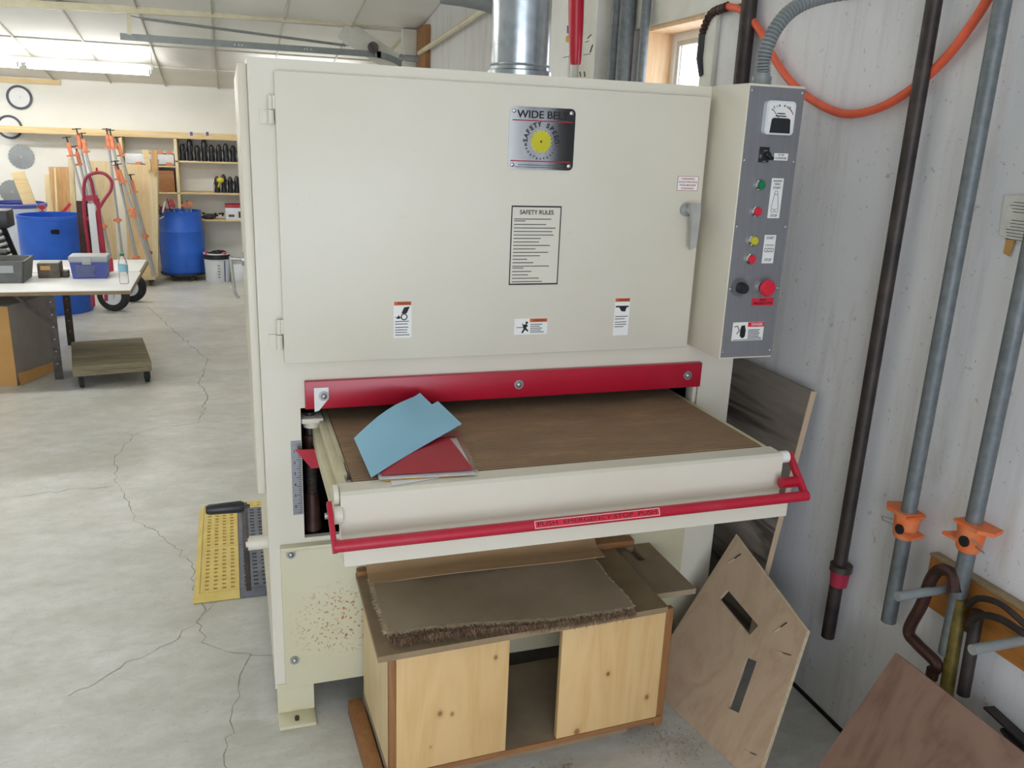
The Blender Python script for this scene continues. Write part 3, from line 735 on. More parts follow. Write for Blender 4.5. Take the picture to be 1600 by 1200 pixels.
def lab(x0, x1, z0, z1, mat='label_white'):
    return obj('label_plate', B().box(x0, x1, YC-.001, YC, z0, z1), mat, cbx)
lab(1.52, 1.567, 1.771, 1.791); yl = YC-.0016
obj('lettering', B().text('UP  DN', 1.543, 1.786, .0055, yl, w=.02).text('CONVEYOR', 1.543, 1.777, .0055, yl, w=.038), 'ink_black', cbx)
lab(1.522, 1.563, 1.604, 1.720)
lt = B().text('SANDING', 1.5425, 1.712, .0055, yl, w=.03).text('HEAD', 1.5425, 1.703, .0055, yl, w=.02).text('START', 1.5425, 1.692, .007, yl, w=.026).text('STOP', 1.5425, 1.611, .007, yl, w=.022)
lt.lathe([(.006, 0), (.006, .0005), (.005, .0005), (.005, 0), (.006, 0)], (1.5425, yl, 1.678), 'y', 16)
lt.bar((1.537, yl, 1.675), (1.530, yl, 1.632), .0012, .0006, up=(0, 1, 0)).bar((1.548, yl, 1.675), (1.555, yl, 1.632), .0012, .0006, up=(0, 1, 0))
lt.lathe([(.006, 0), (.006, .0005), (.005, .0005), (.005, 0), (.006, 0)], (1.536, yl, 1.626), 'y', 16).lathe([(.006, 0), (.006, .0005), (.005, .0005), (.005, 0), (.006, 0)], (1.550, yl, 1.626), 'y', 16)
obj('lettering', lt, 'ink_black', cbx)
lab(1.521, 1.561, 1.469, 1.554)
lt = B().text('START', 1.541, 1.545, .008, yl, w=.028).text('STOP', 1.541, 1.479, .008, yl, w=.024).text('CONVEYOR', 1.541, 1.523, .0045, yl, w=.03)
lt.box(1.526, 1.556, yl, yl+.0005, 1.514, 1.515).box(1.526, 1.556, yl, yl+.0005, 1.503, 1.504)
for x in (1.529, 1.541, 1.553): lt.lathe([(.005, 0), (.005, .0005), (.004, .0005), (.004, 0), (.005, 0)], (x, yl, 1.509), 'y', 14)
obj('lettering', lt, 'ink_black', cbx)
for x, z, c in ((1.481, 1.700, 'green_btn'), (1.479, 1.623, 'red_btn'), (1.479, 1.538, 'yellow_btn'), (1.478, 1.483, 'red_btn')):
    rg = obj('button', B().lathe([(.0165, 0), (.0165, -.008), (.0135, -.012), (.0135, -.006)], (x, YC, z), 'y', 24), 'chrome', cbx)
    obj('button_cap', B().lathe([(.0128, -.004), (.0128, -.014), (.0115, -.017), (.0, -.0175)], (x, YC, z), 'y', 20), c, rg)
dl = obj('speed_dial', B().cyl((1.452, YC, 1.397), (1.452, YC-.003, 1.397), .028, n=28), 'brushed_alu', cbx)
obj('knob', B().lathe([(.017, 0), (.017, -.016), (.0145, -.024), (0, -.024)], (1.456, YC-.003, 1.396), 'y', 20), 'black_plastic', dl)
es = obj('emergency_stop', B().lathe([(.019, 0), (.019, -.012), (.013, -.014), (.013, -.024)], (1.532, YC, 1.398), 'y', 24), 'chrome', cbx)
obj('mushroom_cap', B().lathe([(.014, -.022), (.025, -.026), (.026, -.034), (.021, -.041), (0, -.043)], (1.532, YC, 1.398), 'y', 28), 'red_btn', es)
lab(1.503, 1.581, 1.339, 1.362, 'red_btn')
obj('lettering', B().text('PUSH', 1.542, 1.356, .0065, yl, w=.022).text('EMERGENCY STOP', 1.542, 1.346, .007, yl, w=.066), 'ink_black', cbx)
lab(1.446, 1.557, 1.23, 1.288)
obj('danger_header', B().box(1.499, 1.5565, yl, yl+.0006, 1.273, 1.2875), 'red_btn', cbx)
obj('lettering', B().text('DANGER', 1.531, 1.2802, .008, yl-.0005, w=.04), 'label_white', cbx)
pb = B().prism([(1.476, yl, 1.277), (1.488, yl, 1.279), (1.493, yl, 1.262), (1.492, yl, 1.243), (1.484, yl, 1.237), (1.474, yl, 1.244), (1.473, yl, 1.262)], (0, .0006, 0))
pb.tube([(1.452, yl, 1.274), (1.462, yl, 1.277), (1.470, yl, 1.262), (1.462, yl, 1.252)], .0014, 6)
for i in range(6): pb.box(1.502, 1.552-rs.uniform(0, .014), yl, yl+.0006, 1.262-i*.0052, 1.2642-i*.0052)
pb.box(1.45, 1.552, yl, yl+.0006, 1.232, 1.2334)
obj('pictogram', pb, 'ink_black', cbx)

# ---- things attached on and behind the sander
dc = thing('exhaust_duct', (.90, .32, ZT), 'shiny galvanised exhaust duct rising from the sander top', 'duct')
obj('duct_pipe', B().cyl((.90, .32, ZT), (.90, .32, 3.4), .093, n=40), 'galv_bright', dc)
obj('flange', B().lathe([(.093, 0), (.102, 0), (.102, .03), (.0945, .034), (.0935, .034)], (.90, .32, ZT), 'z', 40).lathe([(.0935, 0), (.096, .004), (.0935, .008)], (.9, .32, 2.02), 'z', 40), 'galv_bright', dc)
fx = thing('flexible_conduit', (1.517, -.1, ZT), 'grey ribbed flexible conduit on top of the control box', 'conduit')
fp = spline([at(1192, 118, 'y', -.1), at(1194, 90, 'y', -.1), at(1206, 55, 'y', -.1), at(1228, 24, 'y', -.1), at(1258, 4, 'y', -.1), at(1300, -8, 'y', -.1), at(1360, -16, 'y', -.1)], 18)
rad = [.0185+.0035*(1 if (i//1) % 3 else -1) for i in range(len(fp))]
obj('hose', B().tube(fp, .02, 14, radii=rad), 'grey_conduit', fx)
obj('collar', B().cyl((1.517, -.1, ZT), (1.517, -.1, ZT+.03), .028, n=18).cyl((1.517, -.1, ZT+.03), (1.517, -.1, ZT+.04), .023, n=18).cyl((1.545, -.1, ZT+.016), (1.487, -.1, ZT+.022), .008, n=8), 'grey_conduit', fx)

# electrical cabinet and clutter behind the sander, along the right wall
ec = thing('electrical_cabinet', (1.72, 1.95, 1.3), 'white electrical cabinet behind the sander with marker scribbles', 'cabinet')
obj('body', B().box(1.68, WX-.001, 1.84, 2.30, 1.3, 2.95, .004), 'white_paint', ec)
obj('cabinet_door', B().box(1.667, 1.68, 1.86, 2.22, 1.32, 2.93, .003), 'white_paint', ec)
gz = B()
def gx(x, y): return at(x, y, 'x', 1.6655)
for a, c in (((880, 90), (892, 87)), ((912, 86), (922, 84)), ((922, 82), (926, 70)), ((918, 60), (924, 54)), ((914, 66), (920, 64)), ((906, 112), (907, 120)), ((913, 112), (914, 120))): gz.bar(gx(*a), gx(*c), .006, .0015, up=(1, 0, 0))
obj('scribble', gz, 'ink_grey', ec)['kind'] = 'stuff'
obj('sticker', B().prism([gx(886, 40), gx(891, 40), gx(891, 52), gx(886, 52)], (-.001, 0, 0)), 'blue_cool', ec)
obj('sticker', B().prism([gx(885, 56), gx(891, 55), gx(891, 66), gx(884, 66)], (-.001, 0, 0)), 'yellow_card', ec)
lv = B(); a = at(901, -40, 'y', 1.45); c = at(899, 101, 'y', 1.45)
lv.tube([a, a.lerp(c, .6), a.lerp(c, .93), c], .03, 14, radii=[.038, .034, .028, .024])
solo('red_lever', lv, 'red_paint', 'dark red tapering handle hanging in front of the electrical cabinet', 'handle')
for i, (px, r) in enumerate(((962, .03), (978, .036), (1006, .02))):
    p = at(px, 60, 'x', 1.74)
    nm = ('leftmost, darkest', 'thick middle', 'thin rightmost')[i]
    solo('wall_conduit', B().cyl((1.74, p.y, .9), (1.74, p.y, 3.3), r, n=16), 'galv', 'grey steel conduit, %s of three left of the window' % nm, 'conduit', 'conduits beside the window')

# ================================================================== THINGS ON THE SANDER BELT
bf = B()
S1, S2, F1, F2 = at(580, 746, 'z', .996), at(553, 685, 'z', 1.03), at(712, 668, 'z', 1.018), at(656, 614, 'z', 1.075)
S1u = Vector((.302, -.455, .998))
def fold(u, v):
    p = (S1.lerp(S2, v)).lerp(F1.lerp(F2, v), u)
    p.z += .016*math.sin(math.pi*min(1, u*1.1))*(.15+.85*v); return p
bf.sheet(fold, 16, 8, .0012)
bf.sheet(lambda u, v: fold(.35+.64*u, .12+.66*v)+Vector((.034*u, .004, -.005)), 10, 6, .0012)
solo('blue_folder', bf, 'blue_card', 'light blue card folder lying bent open on the belt', 'folder', origin=(.42, -.3, .985))
def quad(b, a, c, d, e, th, n=6, bulge=0):
    a, c, d, e = [Vector(q) for q in (a, c, d, e)]
    def fn(u, v):
        p = a.lerp(c, u).lerp(e.lerp(d, u), v); p.z += bulge*math.sin(math.pi*u)*math.sin(math.pi*v); return p
    return b.sheet(fn, n, n, th)
solo('red_folder', quad(B(), (.322, -.470, .9955), (.552, -.486, .9955), (.545, -.250, 1.001), (.325, -.300, .998), .0015, bulge=.010), 'red_card', 'dark red folder under the blue folder', 'folder', origin=(.42, -.38, .99))
solo('plastic_sleeve', quad(B(), (.31, -.488, .9925), (.560, -.512, .9925), (.592, -.19, .9925), (.34, -.22, .9925), .0012), 'sleeve_plastic', 'clear plastic sleeve sticking out beneath the red folder', 'sleeve', origin=(.45, -.35, .99))
pp = quad(B(), (.338, -.522, .9868), (.46, -.497, .9868), (.5, -.3, .9868), (.35, -.3, .9868), .001)
solo('paper_sheet', quad(pp, (.315, -.484, .9906), (.545, -.506, .9906), (.56, -.24, .9906), (.33, -.24, .9906), .0008) if False else pp, 'paper', 'white torn paper sheet at the bottom of the folder pile', 'paper', origin=(.42, -.4, .987))
solo('office_paper', quad(B(), (.312, -.486, .9907), (.55, -.507, .9907), (.57, -.24, .9907), (.33, -.24, .9907), .001), 'paper', 'white office paper inside the clear sleeve', 'paper', origin=(.43, -.38, .99))
solo('yellow_card', quad(B(), (.325, -.492, .9888), (.52, -.503, .9888), (.54, -.33, .9888), (.36, -.34, .9888), .0008), 'yellow_card', 'yellow card edge showing between the papers', 'card', origin=(.45, -.4, .988))

# ================================================================== CABINET UNDER THE TABLE
RZ = Matrix.Translation((.344, -.44, 0)) @ Matrix.Rotation(R(2.2), 4, 'Z') @ Matrix.Translation((-.344, .44, 0))
CB = thing('pine_cabinet', (.77, -.22, 0), 'low pine cabinet with an open middle bay under the conveyor', 'cabinet')
ZB, ZC = .07, .449
def cpart(name, b, mat, parent=None, **k): return obj(name, b, mat, parent or CB, xf=RZ, **k)
cpart('front_panel', B().box(.364, .690, -.44, -.42, ZB+.002, ZC, .001), 'pine')
cpart('front_panel', B().box(.853, 1.194, -.44, -.42, ZB+.002, ZC, .001), 'pine')
cpart('edge_strip', B().box(.344, .3635, -.44, -.42, ZB-.0, ZC, .001), 'brown_edge')
cpart('edge_strip', B().box(1.1945, 1.225, -.432, -.412, .03, ZC, .001), 'brown_edge')
cpart('side_panel', B().box(.346, .362, -.419, -.05, ZB, ZC), 'pine_y')
cpart('side_panel', B().box(1.196, 1.214, -.411, -.05, ZB, ZC), 'pine_y')
cpart('cabinet_top', B().box(.346, 1.305, -.335, -.05, ZC-.016, ZC-.0005), 'dusty_ply')
cpart('bottom_board', B().box(.344, 1.214, -.436, -.05, ZB-.018, ZB), 'dusty_ply')
cpart('front_lip', B().box(.344, 1.214, -.4395, -.4365, ZB-.018, ZB), 'brown_edge_x')
cpart('runner', B().box(.295, .34, -.46, -.045, 0, .052, .003), 'brown_edge')
cpart('runner', B().box(1.13, 1.255, -.36, -.045, 0, .052, .003), 'brown_edge')
cpart('runner', B().box(.345, 1.12, -.40, -.34, 0, .052, .002), 'dusty_ply')
b2 = B()
b2.box(.95, 1.232, -.34, -.02, ZC+.001, ZC+.019).box(1.262, 1.331, -.34, -.02, ZC+.001, ZC+.019).box(1.232, 1.262, -.34, -.13, ZC+.001, ZC+.019).box(1.232, 1.262, -.035, -.02, ZC+.001, ZC+.019)
solo('slotted_board', b2, 'dusty_ply', 'dusty plywood board with a hand slot at the cabinet rear', 'board', origin=(1.13, -.18, ZC))
tb_ = B().prism([(.309, -.478, ZC+.02), (1.176, -.444, ZC+.02), (1.178, -.020, ZC+.02), (.314, -.02, ZC+.02)], (0, 0, .018))
solo('top_board', tb_, 'mdf', 'dusty brown fibreboard top lying over the pine cabinet', 'board', origin=(.75, -.25, ZC+.02))
ZTOP = ZC+.038
CP = thing('carpet_piece', (.7, -.28, ZTOP), 'upturned tan carpet offcut with frayed edges on the cabinet', 'carpet')
cx0, cx1 = .345, 1.05
def carp(u, v):
    x = cx0+(cx1-cx0)*u+.003*math.sin(9*v); y = -.440+.30*v-.020*u*(1-v)+.02*(1-v)*(1-u)
    z = ZTOP+.030+.006*math.sin(7*u+2*v)-.006*u
    return (x, y, z)
obj('backing', B().sheet(carp, 30, 12, .004), 'carpet', CP)
pile = B(); rr = random.Random(11)
def tuft(b, p, d, L, w):
    p = Vector(p); d = Vector(d).normalized(); s = d.cross(Vector((rr.uniform(-1, 1), rr.uniform(-1, 1), rr.uniform(-1, 1)))).normalized()*w
    q = p+d*L
    b.bm.faces.new([b.bm.verts.new(p-s), b.bm.verts.new(p+s), b.bm.verts.new(q)])
for i in range(6000):
    u = rr.random(); v = rr.random()**3*.35; p = Vector(carp(u, v))-Vector((0, 0, .004)); ex = .034*(1-.6*u)
    p.y -= rr.random()*ex*(1 if v < .1 else 0)
    tuft(pile, p, (rr.uniform(-.6, .6), rr.uniform(-1.2, .2), -.7), rr.uniform(.012, .032), .0022)
for i in range(500):
    v = rr.random(); p = Vector(carp(1, v))-Vector((0, 0, .003)); tuft(pile, p, (rr.uniform(0, 1), rr.uniform(-.5, .5), -.9), rr.uniform(.01, .024), .002)
pl_ = obj('pile', pile, 'pile_brown', CP, smooth=False); pl_['kind'] = 'stuff'
fr_ = B()
for i in range(1800):
    u = rr.random(); p = carp(u, rr.random()*.03); tuft(fr_, p, (rr.uniform(-.5, .5), -1, rr.uniform(-.6, .4)), rr.uniform(.008, .026), .0014)
for i in range(500):
    v = rr.random(); tuft(fr_, carp(0, v), (-1, rr.uniform(-.4, .4), rr.uniform(-.6, .3)), rr.uniform(.006, .020), .0013); tuft(fr_, carp(1, v), (1, rr.uniform(-.4, .4), rr.uniform(-.6, .3)), rr.uniform(.005, .014), .0012)
ff = obj('fringe', fr_, 'carpet_thread', CP, smooth=False); ff['kind'] = 'stuff'
def cardf(u, v):
    x = .335+(1.09-.335)*u+.01*v; 
    prof = [(-.165, ZTOP+.036), (-.09, ZTOP+.040), (-.05, ZTOP+.066), (-.03, ZTOP+.12)]
    t = v*3; i = min(2, int(t)); f = t-i; y = prof[i][0]*(1-f)+prof[i+1][0]*f; z = prof[i][1]*(1-f)+prof[i+1][1]*f
    return (x, y+.006*math.sin(5*u)*(1-v), z)
solo('cardboard_sheet', B().sheet(cardf, 20, 9, .003), 'cardboard', 'creased brown cardboard sheet over the back of the carpet', 'cardboard', origin=(.7, -.08, ZTOP+.04))
solo('wood_batten', B().box(1.10, 1.25, -.062, -.022, ZTOP, ZTOP+.022, .002), 'brown_edge_x', 'short brown wood batten at the back of the cabinet top', 'batten', origin=(1.17, -.04, ZTOP))
solo('wood_block', B().box(.316, .345, -.05, -.022, ZTOP, ZTOP+.018, .002), 'brown_edge_x', 'tiny brown wood block at the left rear cabinet corner', 'wood block', origin=(.33, -.036, ZTOP))
# sawdust scraps on the floor by the cabinet
db = B()
for i in range(520):
    x = rr.gauss(1.22, .07); y = -.45+rr.gauss(0, .06)-(x-1.22)*.2
    tuft(db, (x, y, .001), (rr.uniform(-1, 1), rr.uniform(-1, 1), rr.uniform(.05, .5)), rr.uniform(.003, .010), .0017)
for i in range(260):
    x = rr.uniform(.7, .9); tuft(db, (x, -.47+rr.gauss(0, .02), .001), (rr.uniform(-1, 1), rr.uniform(-1, 1), .2), rr.uniform(.004, .012), .002)
dbo = solo('wood_shavings', db, 'shaving_tan', 'scattered brown wood shavings on the floor beside the cabinet', 'shavings', smooth=False); dbo['kind'] = 'stuff'

# ================================================================== BOARDS AGAINST THE RIGHT SIDE
P0 = Vector((1.309, -.268, 0)); uu = Vector((.053, -.304, 0)).normalized(); n0 = Vector((-uu.y, uu.x, 0))
LEAN = R(33); up_ = math.cos(LEAN)*Vector((0, 0, 1))+math.sin(LEAN)*n0; nn = uu.cross(up_)
if nn.x > 0: nn = -nn
def ip(px, py):
    d = _f+RIGHT*((px-800)/FOC)+DOWN*((py-600)/FOC); t = (P0-CAM).dot(nn)/d.dot(nn); q = CAM+d*t-P0; return q.dot(uu), q.dot(up_)
def pp3(a, c, off=0): return P0+uu*a+up_*c+nn*off
outer = [(-.13, .002), (.425, .002), ip(1262, 985), ip(1150, 835)]
def slot(c0, c1, w):
    a, c = Vector(ip(*c0)), Vector(ip(*c1)); d = (c-a).normalized(); s = Vector((-d.y, d.x))*w/2; return [a-s, a+s, c+s, c-s]
slots = [slot((1130, 928), (1178, 985), .042), slot((1174, 1030), (1146, 1110), .042)]
LP = thing('slotted_plywood_panel', P0, 'light plywood panel with two hand slots leaning beside the cabinet', 'panel')
def panel_with_holes(outline, holes, th):
    from mathutils.geometry import tessellate_polygon
    polys = [[Vector((p[0], p[1], 0)) for p in outline]]+[[Vector((p[0], p[1], 0)) for p in h] for h in holes]
    flat = [v for pl in polys for v in pl]; tris = tessellate_polygon(polys); b = B()
    top = [b.bm.verts.new(pp3(v.x, v.y)) for v in flat]; bot = [b.bm.verts.new(pp3(v.x, v.y, -th)) for v in flat]
    for t in tris:
        b.bm.faces.new([top[i] for i in t]); b.bm.faces.new([bot[i] for i in t[::-1]])
    k = 0
    for pl in polys:
        n = len(pl)
        for i in range(n): b.bm.faces.new((top[k+i], top[k+(i+1) % n], bot[k+(i+1) % n], bot[k+i]))
        k += n
    bmesh.ops.recalc_face_normals(b.bm, faces=b.bm.faces); return b
obj('panel_sheet', panel_with_holes(outer, slots, .012), 'ply_light', LP)
ed = B()
for i in (1, 2):
    a, c = outer[i], outer[i+1]; ed.bar(pp3(a[0], a[1], -.006), pp3(c[0], c[1], -.006), .0125, .003, up=nn)
obj('edge_band', ed, 'ply_edge', LP)
for q in (((1138, 880), (1158, 866)), ((1210, 988), (1230, 973)), ((1212, 1018), (1236, 1024)), ((1162, 1172), (1182, 1180))):
    a, c = ip(*q[0]), ip(*q[1]); mid = ((a[0]+c[0])/2, (a[1]+c[1])/2)
    mk = B().bar(pp3(mid[0], mid[1], .0008), pp3(c[0], c[1], .0008), .006, .0015, up=nn)
    obj('cut_mark', mk, 'ink_black', LP)
    obj('cut_mark', B().bar(pp3(a[0], a[1], .0008), pp3(mid[0], mid[1], .0008), .004, .0015, up=nn), 'ply_edge', LP)
# dark board leaning on the wall behind the sander
DB = thing('dark_board', (1.62, .3, 0), 'grey weathered board leaning on the wall behind the sander', 'board')
yn = -.235
q0, q1 = Vector((1.600, yn, .0)), Vector((1.742, yn, 1.062))
d_ = (q1-q0).normalized(); th = Vector((d_.z, 0, -d_.x))*.02
db_ = B().prism([q0, q1, q1+th, q0+th], (0, 1.1, 0))
obj('board_face', db_, 'dark_board', DB)
obj('board_edge', B().prism([q0+Vector((0, -.003, 0)), q1+Vector((0, -.003, 0)), q1+th+Vector((0, -.003, 0)), q0+th+Vector((0, -.003, 0))], (0, .003, 0)), 'ply_light', DB)
# brown plywood in the right foreground
bb0, bb1 = Vector((1.335, -.845, 0)), Vector((1.645, -.845, .512)); dv = (bb1-bb0).normalized(); th = Vector((dv.z, 0, -dv.x))*.015
BP = thing('brown_plywood', (1.5, -1.2, 0), 'reddish brown plywood sheet leaning in the right foreground', 'plywood')
obj('sheet', B().prism([bb0, bb1, bb1+th, bb0+th], (0, -.95, 0)), 'ply_brown', BP)

# ================================================================== PIPES, HOSE AND CLAMPS ON THE RIGHT WALL
def pipe_end(o, b): pass
p0, p1 = Vector((1.75, -.487, 2.75)), Vector((1.745, -.478, .315))
k = thing('black_pipe', p1, 'long black iron pipe with a red coupling hanging on the wall', 'pipe')
obj('pipe', B().cyl(p0, p1, .0205, n=18), 'black_iron', k)
c0 = at(1312, 900, 'x', 1.745); c1 = at(1306, 922, 'x', 1.745)
obj('coupling', B().cyl((c0.x, c0.y, .555), (c0.x, c0.y, .505), .03, .026, n=18), 'truck_red', k, 'dull red coupling')
obj('lock_ring', B().cyl((c0.x, c0.y, .575), (c0.x, c0.y, .555), .034, n=18), 'dark_steel', k)
solo('dark_pipe', B().cyl((1.76, .395, 3.2), (1.76, .395, 1.3), .028, n=16), 'black_iron', 'dark iron pipe rising behind the control box', 'pipe')
def clamp_pipe(x, y, z0, zc, label, flip):
    k = thing('pipe_clamp', (x, y, z0), label, 'clamp', 'galvanised clamps hanging on the right wall')
    obj('pipe', B().cyl((x, y, z0), (x, y, 2.9), .0205, n=18), 'galv', k)
    obj('bore', B().cyl((x, y, z0-.001), (x, y, z0+.002), .0165, n=14), 'dark_void', k)
    b = B(); s = flip
    b.prism([(x-.03, y-.034, zc), (x+.03, y-.034, zc), (x+.03, y+.034, zc), (x-.03, y+.034, zc)], (0, 0, .006))
    jaw = [(x-.035, y-s*.02, zc), (x+.03, y-s*.03, zc), (x+.032, y+s*.06, zc), (x-.01, y+s*.072, zc), (x-.035, y+s*.045, zc)]
    b.prism(jaw, (0, 0, .009))
    b.lathe([(.036, 0), (.034, -.02), (.03, -.062), (.026, -.07)], (x, y, zc), 'z', 20)
    b.prism([(x-.03, y-s*.06, zc-.05), (x+.02, y-s*.05, zc-.05), (x+.02, y, zc-.05), (x-.03, y, zc-.05)], (0, 0, .008))
    obj('clamp_jaw', b, 'orange_cast', k, 'orange cast clamp jaw')
    obj('spring_clip', B().tube([(x-.025, y+s*.028, zc-.025), (x-.03, y+s*.062, zc-.03), (x-.02, y+s*.066, zc-.045), (x-.012, y+s*.03, zc-.045)], .002, 6), 'steel', k)
    obj('hole', B().cyl((x-.036, y-.012, zc-.036), (x-.030, y-.012, zc-.036), .014, n=14), 'dark_void', k)
clamp_pipe(1.735, -.715, .515, .850, 'left galvanised pipe with orange clamp jaw on the right wall', 1)
clamp_pipe(1.735, -.922, .542, .915, 'right galvanised pipe with orange clamp jaw on the right wall', -1)
# orange air hose
hk = thing('air_hose', (1.77, .2, 1.9), 'orange air hose drooping across the right wall', 'hose')
hp = [at(1094, 92, 'x', 1.77), at(1098, 52, 'x', 1.77), at(1112, 22, 'x', 1.77), at(1138, 10, 'x', 1.77), at(1162, 18, 'x', 1.77), at(1190, 52, 'x', 1.77), at(1212, 95, 'x', 1.77), at(1238, 130, 'x', 1.77), at(1272, 158, 'x', 1.77), at(1320, 178, 'x', 1.77), at(1375, 168, 'x', 1.77), at(1430, 135, 'x', 1.77), at(1480, 88, 'x', 1.77), at(1520, 35, 'x', 1.77), at(1548, -10, 'x', 1.77), at(1590, -90, 'x', 1.77)]
obj('hose', B().tube(spline(hp[3:], 8), .0125, 12), 'orange_hose', hk)
sg = spline(hp[1:4], 14)
obj('strain_spring', B().tube(sg, .015, 10, radii=[.0125+.005*(i % 3 > 0) for i in range(len(sg))]), 'brown_iron', hk)
obj('coupler', B().tube([at(1096, 118, 'x', 1.77), at(1094, 92, 'x', 1.77), at(1098, 52, 'x', 1.77)], .014, 10, radii=[.011, .016, .015]), 'black_plastic', hk)
# metal/paper tag at the far right
tg = thing('wall_notice', (1.788, -.84, 1.62), 'small faded printed notice on the right wall edge', 'notice')
tq = [(1.786, -.778, 1.716), (1.786, -.90, 1.725), (1.786, -.91, 1.60), (1.786, -.784, 1.622)]
obj('sheet', B().prism(tq, (.004, 0, 0)), 'tag_paper', tg)
tb = B()
for i in range(11):
    z = 1.702-i*.0075-(.012 if i > 3 else 0); tb.box(1.7852, 1.786, -.9+rs.uniform(0, .01), -.80-rs.uniform(0, .012), z-.0007, z+.0007)
obj('print', tb, 'ink_grey', tg)
obj('tape', B().prism([(1.787, -.805, 1.622), (1.787, -.83, 1.62), (1.787, -.822, 1.575), (1.787, -.805, 1.58)], (.003, 0, 0)), 'carton', tg)
# wooden rail with pegs, C-clamps on it
rl = thing('peg_rail', (1.77, -1.2, .61), 'varnished wooden rail fixed low on the right wall', 'rail')
obj('board', B().box(1.766, WX-.001, -1.75, -.785, .612, .756, .003), 'rail_wood', rl)
obj('board_top', B().box(1.764, WX-.001, -1.75, -.783, .756, .764, .002), 'particle_edge', rl)
for (b0, e0) in (((1478, 920), (1395, 906)), ((1600, 1000), (1497, 983))):
    a = at(b0[0], b0[1], 'x', 1.76)
    # peg runs straight out from the wall; find its length on the sight line of its tip
    e = at(e0[0], e0[1], 'y', a.y); e = Vector((min(1.70, max(1.60, e.x)), a.y, a.z))
    obj('peg', B().cyl((1.76, a.y, a.z), e, .0125, n=16), 'grey_conduit', rl)
def cclamp(pts, r, label, mat, extra=None):
    k = thing('c_clamp', pts[0], label, 'clamp', 'C-clamps hanging on the peg rail')
    obj('frame', B().tube(spline(pts, 8), r, 10), mat, k)
    return k
q = lambda x, y, X=1.715: at(x, y, 'x', X)
cc = cclamp([q(1492, 925), q(1488, 898), q(1470, 890), q(1455, 905), q(1440, 945), q(1420, 985), q(1432, 1005), q(1462, 1035), q(1460, 1048)], .016, 'brown C-clamp hanging from the nearer-left peg', 'brown_iron')
obj('swivel_pad', B().cyl(q(1458, 1045), q(1455, 1060), .016, n=12), 'brown_iron', cc)
cc = cclamp([q(1512, 945, 1.73), q(1530, 935, 1.72), q(1560, 942, 1.70), q(1590, 965, 1.69), q(1615, 990, 1.69)], .008, 'thin grey C-clamp arched over the right-hand peg', 'black_iron')
cc2 = cclamp([q(1512, 975, 1.71), q(1535, 962, 1.70), q(1565, 968, 1.69), q(1600, 990, 1.68)], .009, 'second thin grey C-clamp arched over the right-hand peg', 'black_iron')
solo('brass_tube', B().cyl(q(1502, 935, 1.735), q(1478, 1085, 1.735), .018, n=14), 'gold_tube', 'brassy yellow tube hanging under the wooden rail', 'tube')
solo('iron_tube', B().cyl(q(1528, 955, 1.735), q(1505, 1085, 1.735), .016, n=14), 'black_iron', 'dark iron tube hanging beside the brass tube', 'tube')
ms = B().bar(at(1545, 1105, 'x', 1.77), at(1610, 1165, 'x', 1.74), .03, .006, up=(1, 0, 0)).bar(at(1575, 1140, 'x', 1.76), at(1620, 1195, 'x', 1.73), .04, .01, up=(1, 0, 0))
solo('metal_strap', ms, 'black_iron', 'perforated dark metal strap against the wall at lower right', 'strap')

# ================================================================== FLOOR MAT
MT = thing('floor_mat', (.05, 1.2, 0), 'yellow edged perforated platform mat on the floor beside the sander', 'mat')
def lattice(x0, x1, y0, y1, mat, px=.033, py=.034):
    b = B(); b.box(x0, x1, y0, y1, 0.001, .012); nx = max(1, round((x1-x0-.02)/px)); ny = max(1, round((y1-y0-.02)/py))
    zt = .03
    for i in range(nx+1):
        x = x0+.009+(x1-x0-.018)*i/nx; b.box(x-.009, x+.009, y0, y1, .012, zt)
    for j in range(ny+1):
        y = y0+.0105+(y1-y0-.021)*j/ny; b.box(x0, x1, y-.0105, y+.0105, .012, zt-.0006)
    return obj('mat_tile', b, mat, MT, smooth=False)
for y0, y1 in ((.79, 1.18), (1.182, 1.57)):
    lattice(-.19, -.040, y0, y1, 'yellow_mat'); lattice(-.038, .16, y0, y1, 'black_mat'); lattice(.162, .36, y0, y1, 'black_mat')
for x0, x1 in ((-.19, -.04), (-.038, .16), (.162, .36)): lattice(x0, x1, 1.572, 1.65, 'yellow_mat')
obj('mat_edge', B().prism([(-.192, .79, .002), (-.192, .79, .028), (-.215, .79, .004), (-.215, .79, .002)], (0, .86, 0)), 'yellow_mat', MT)
obj('mat_edge', B().prism([(-.215, .79, .002), (-.215, .79, .028), (-.215, .765, .004), (-.215, .765, .002)], (.175, 0, 0)), 'yellow_mat', MT)
obj('mat_edge', B().prism([(-.038, .79, .002), (-.038, .79, .028), (-.038, .765, .004), (-.038, .765, .002)], (.4, 0, 0)), 'black_mat', MT)

# ================================================================== WORK TABLE AND WHAT STANDS ON IT
WT = thing('work_table', (-1.9, 4.6, 0), 'white topped work table on dark steel legs', 'table')
ZTB = .70
obj('tabletop', B().box(-3.4, -.682, 3.905, 4.695, ZTB-.022, ZTB, .002), 'table_white', WT)
obj('tabletop', B().box(-3.4, -.690, 4.70, 5.33, ZTB-.016, ZTB+.006, .002), 'table_white', WT)
obj('edge_strip', B().box(-3.4, -.680, 3.900, 3.905, ZTB-.03, ZTB-.006).box(-.682, -.678, 3.9, 5.33, ZTB-.03, ZTB-.004), 'mdf', WT)
def tleg(x, y):
    b = B().box(x-.028, x+.028, y-.004, y+.004, 0, ZTB-.03).box(x-.028, x-.02, y, y+.05, 0, ZTB-.03)
    l = obj('leg', b, 'dark_steel', WT)
    hb = B()
    for i in range(6): hb.cyl((x, y-.005, .12+i*.09), (x, y-.0035, .12+i*.09), .0045, n=10)
    obj('hole', hb, 'steel', l)
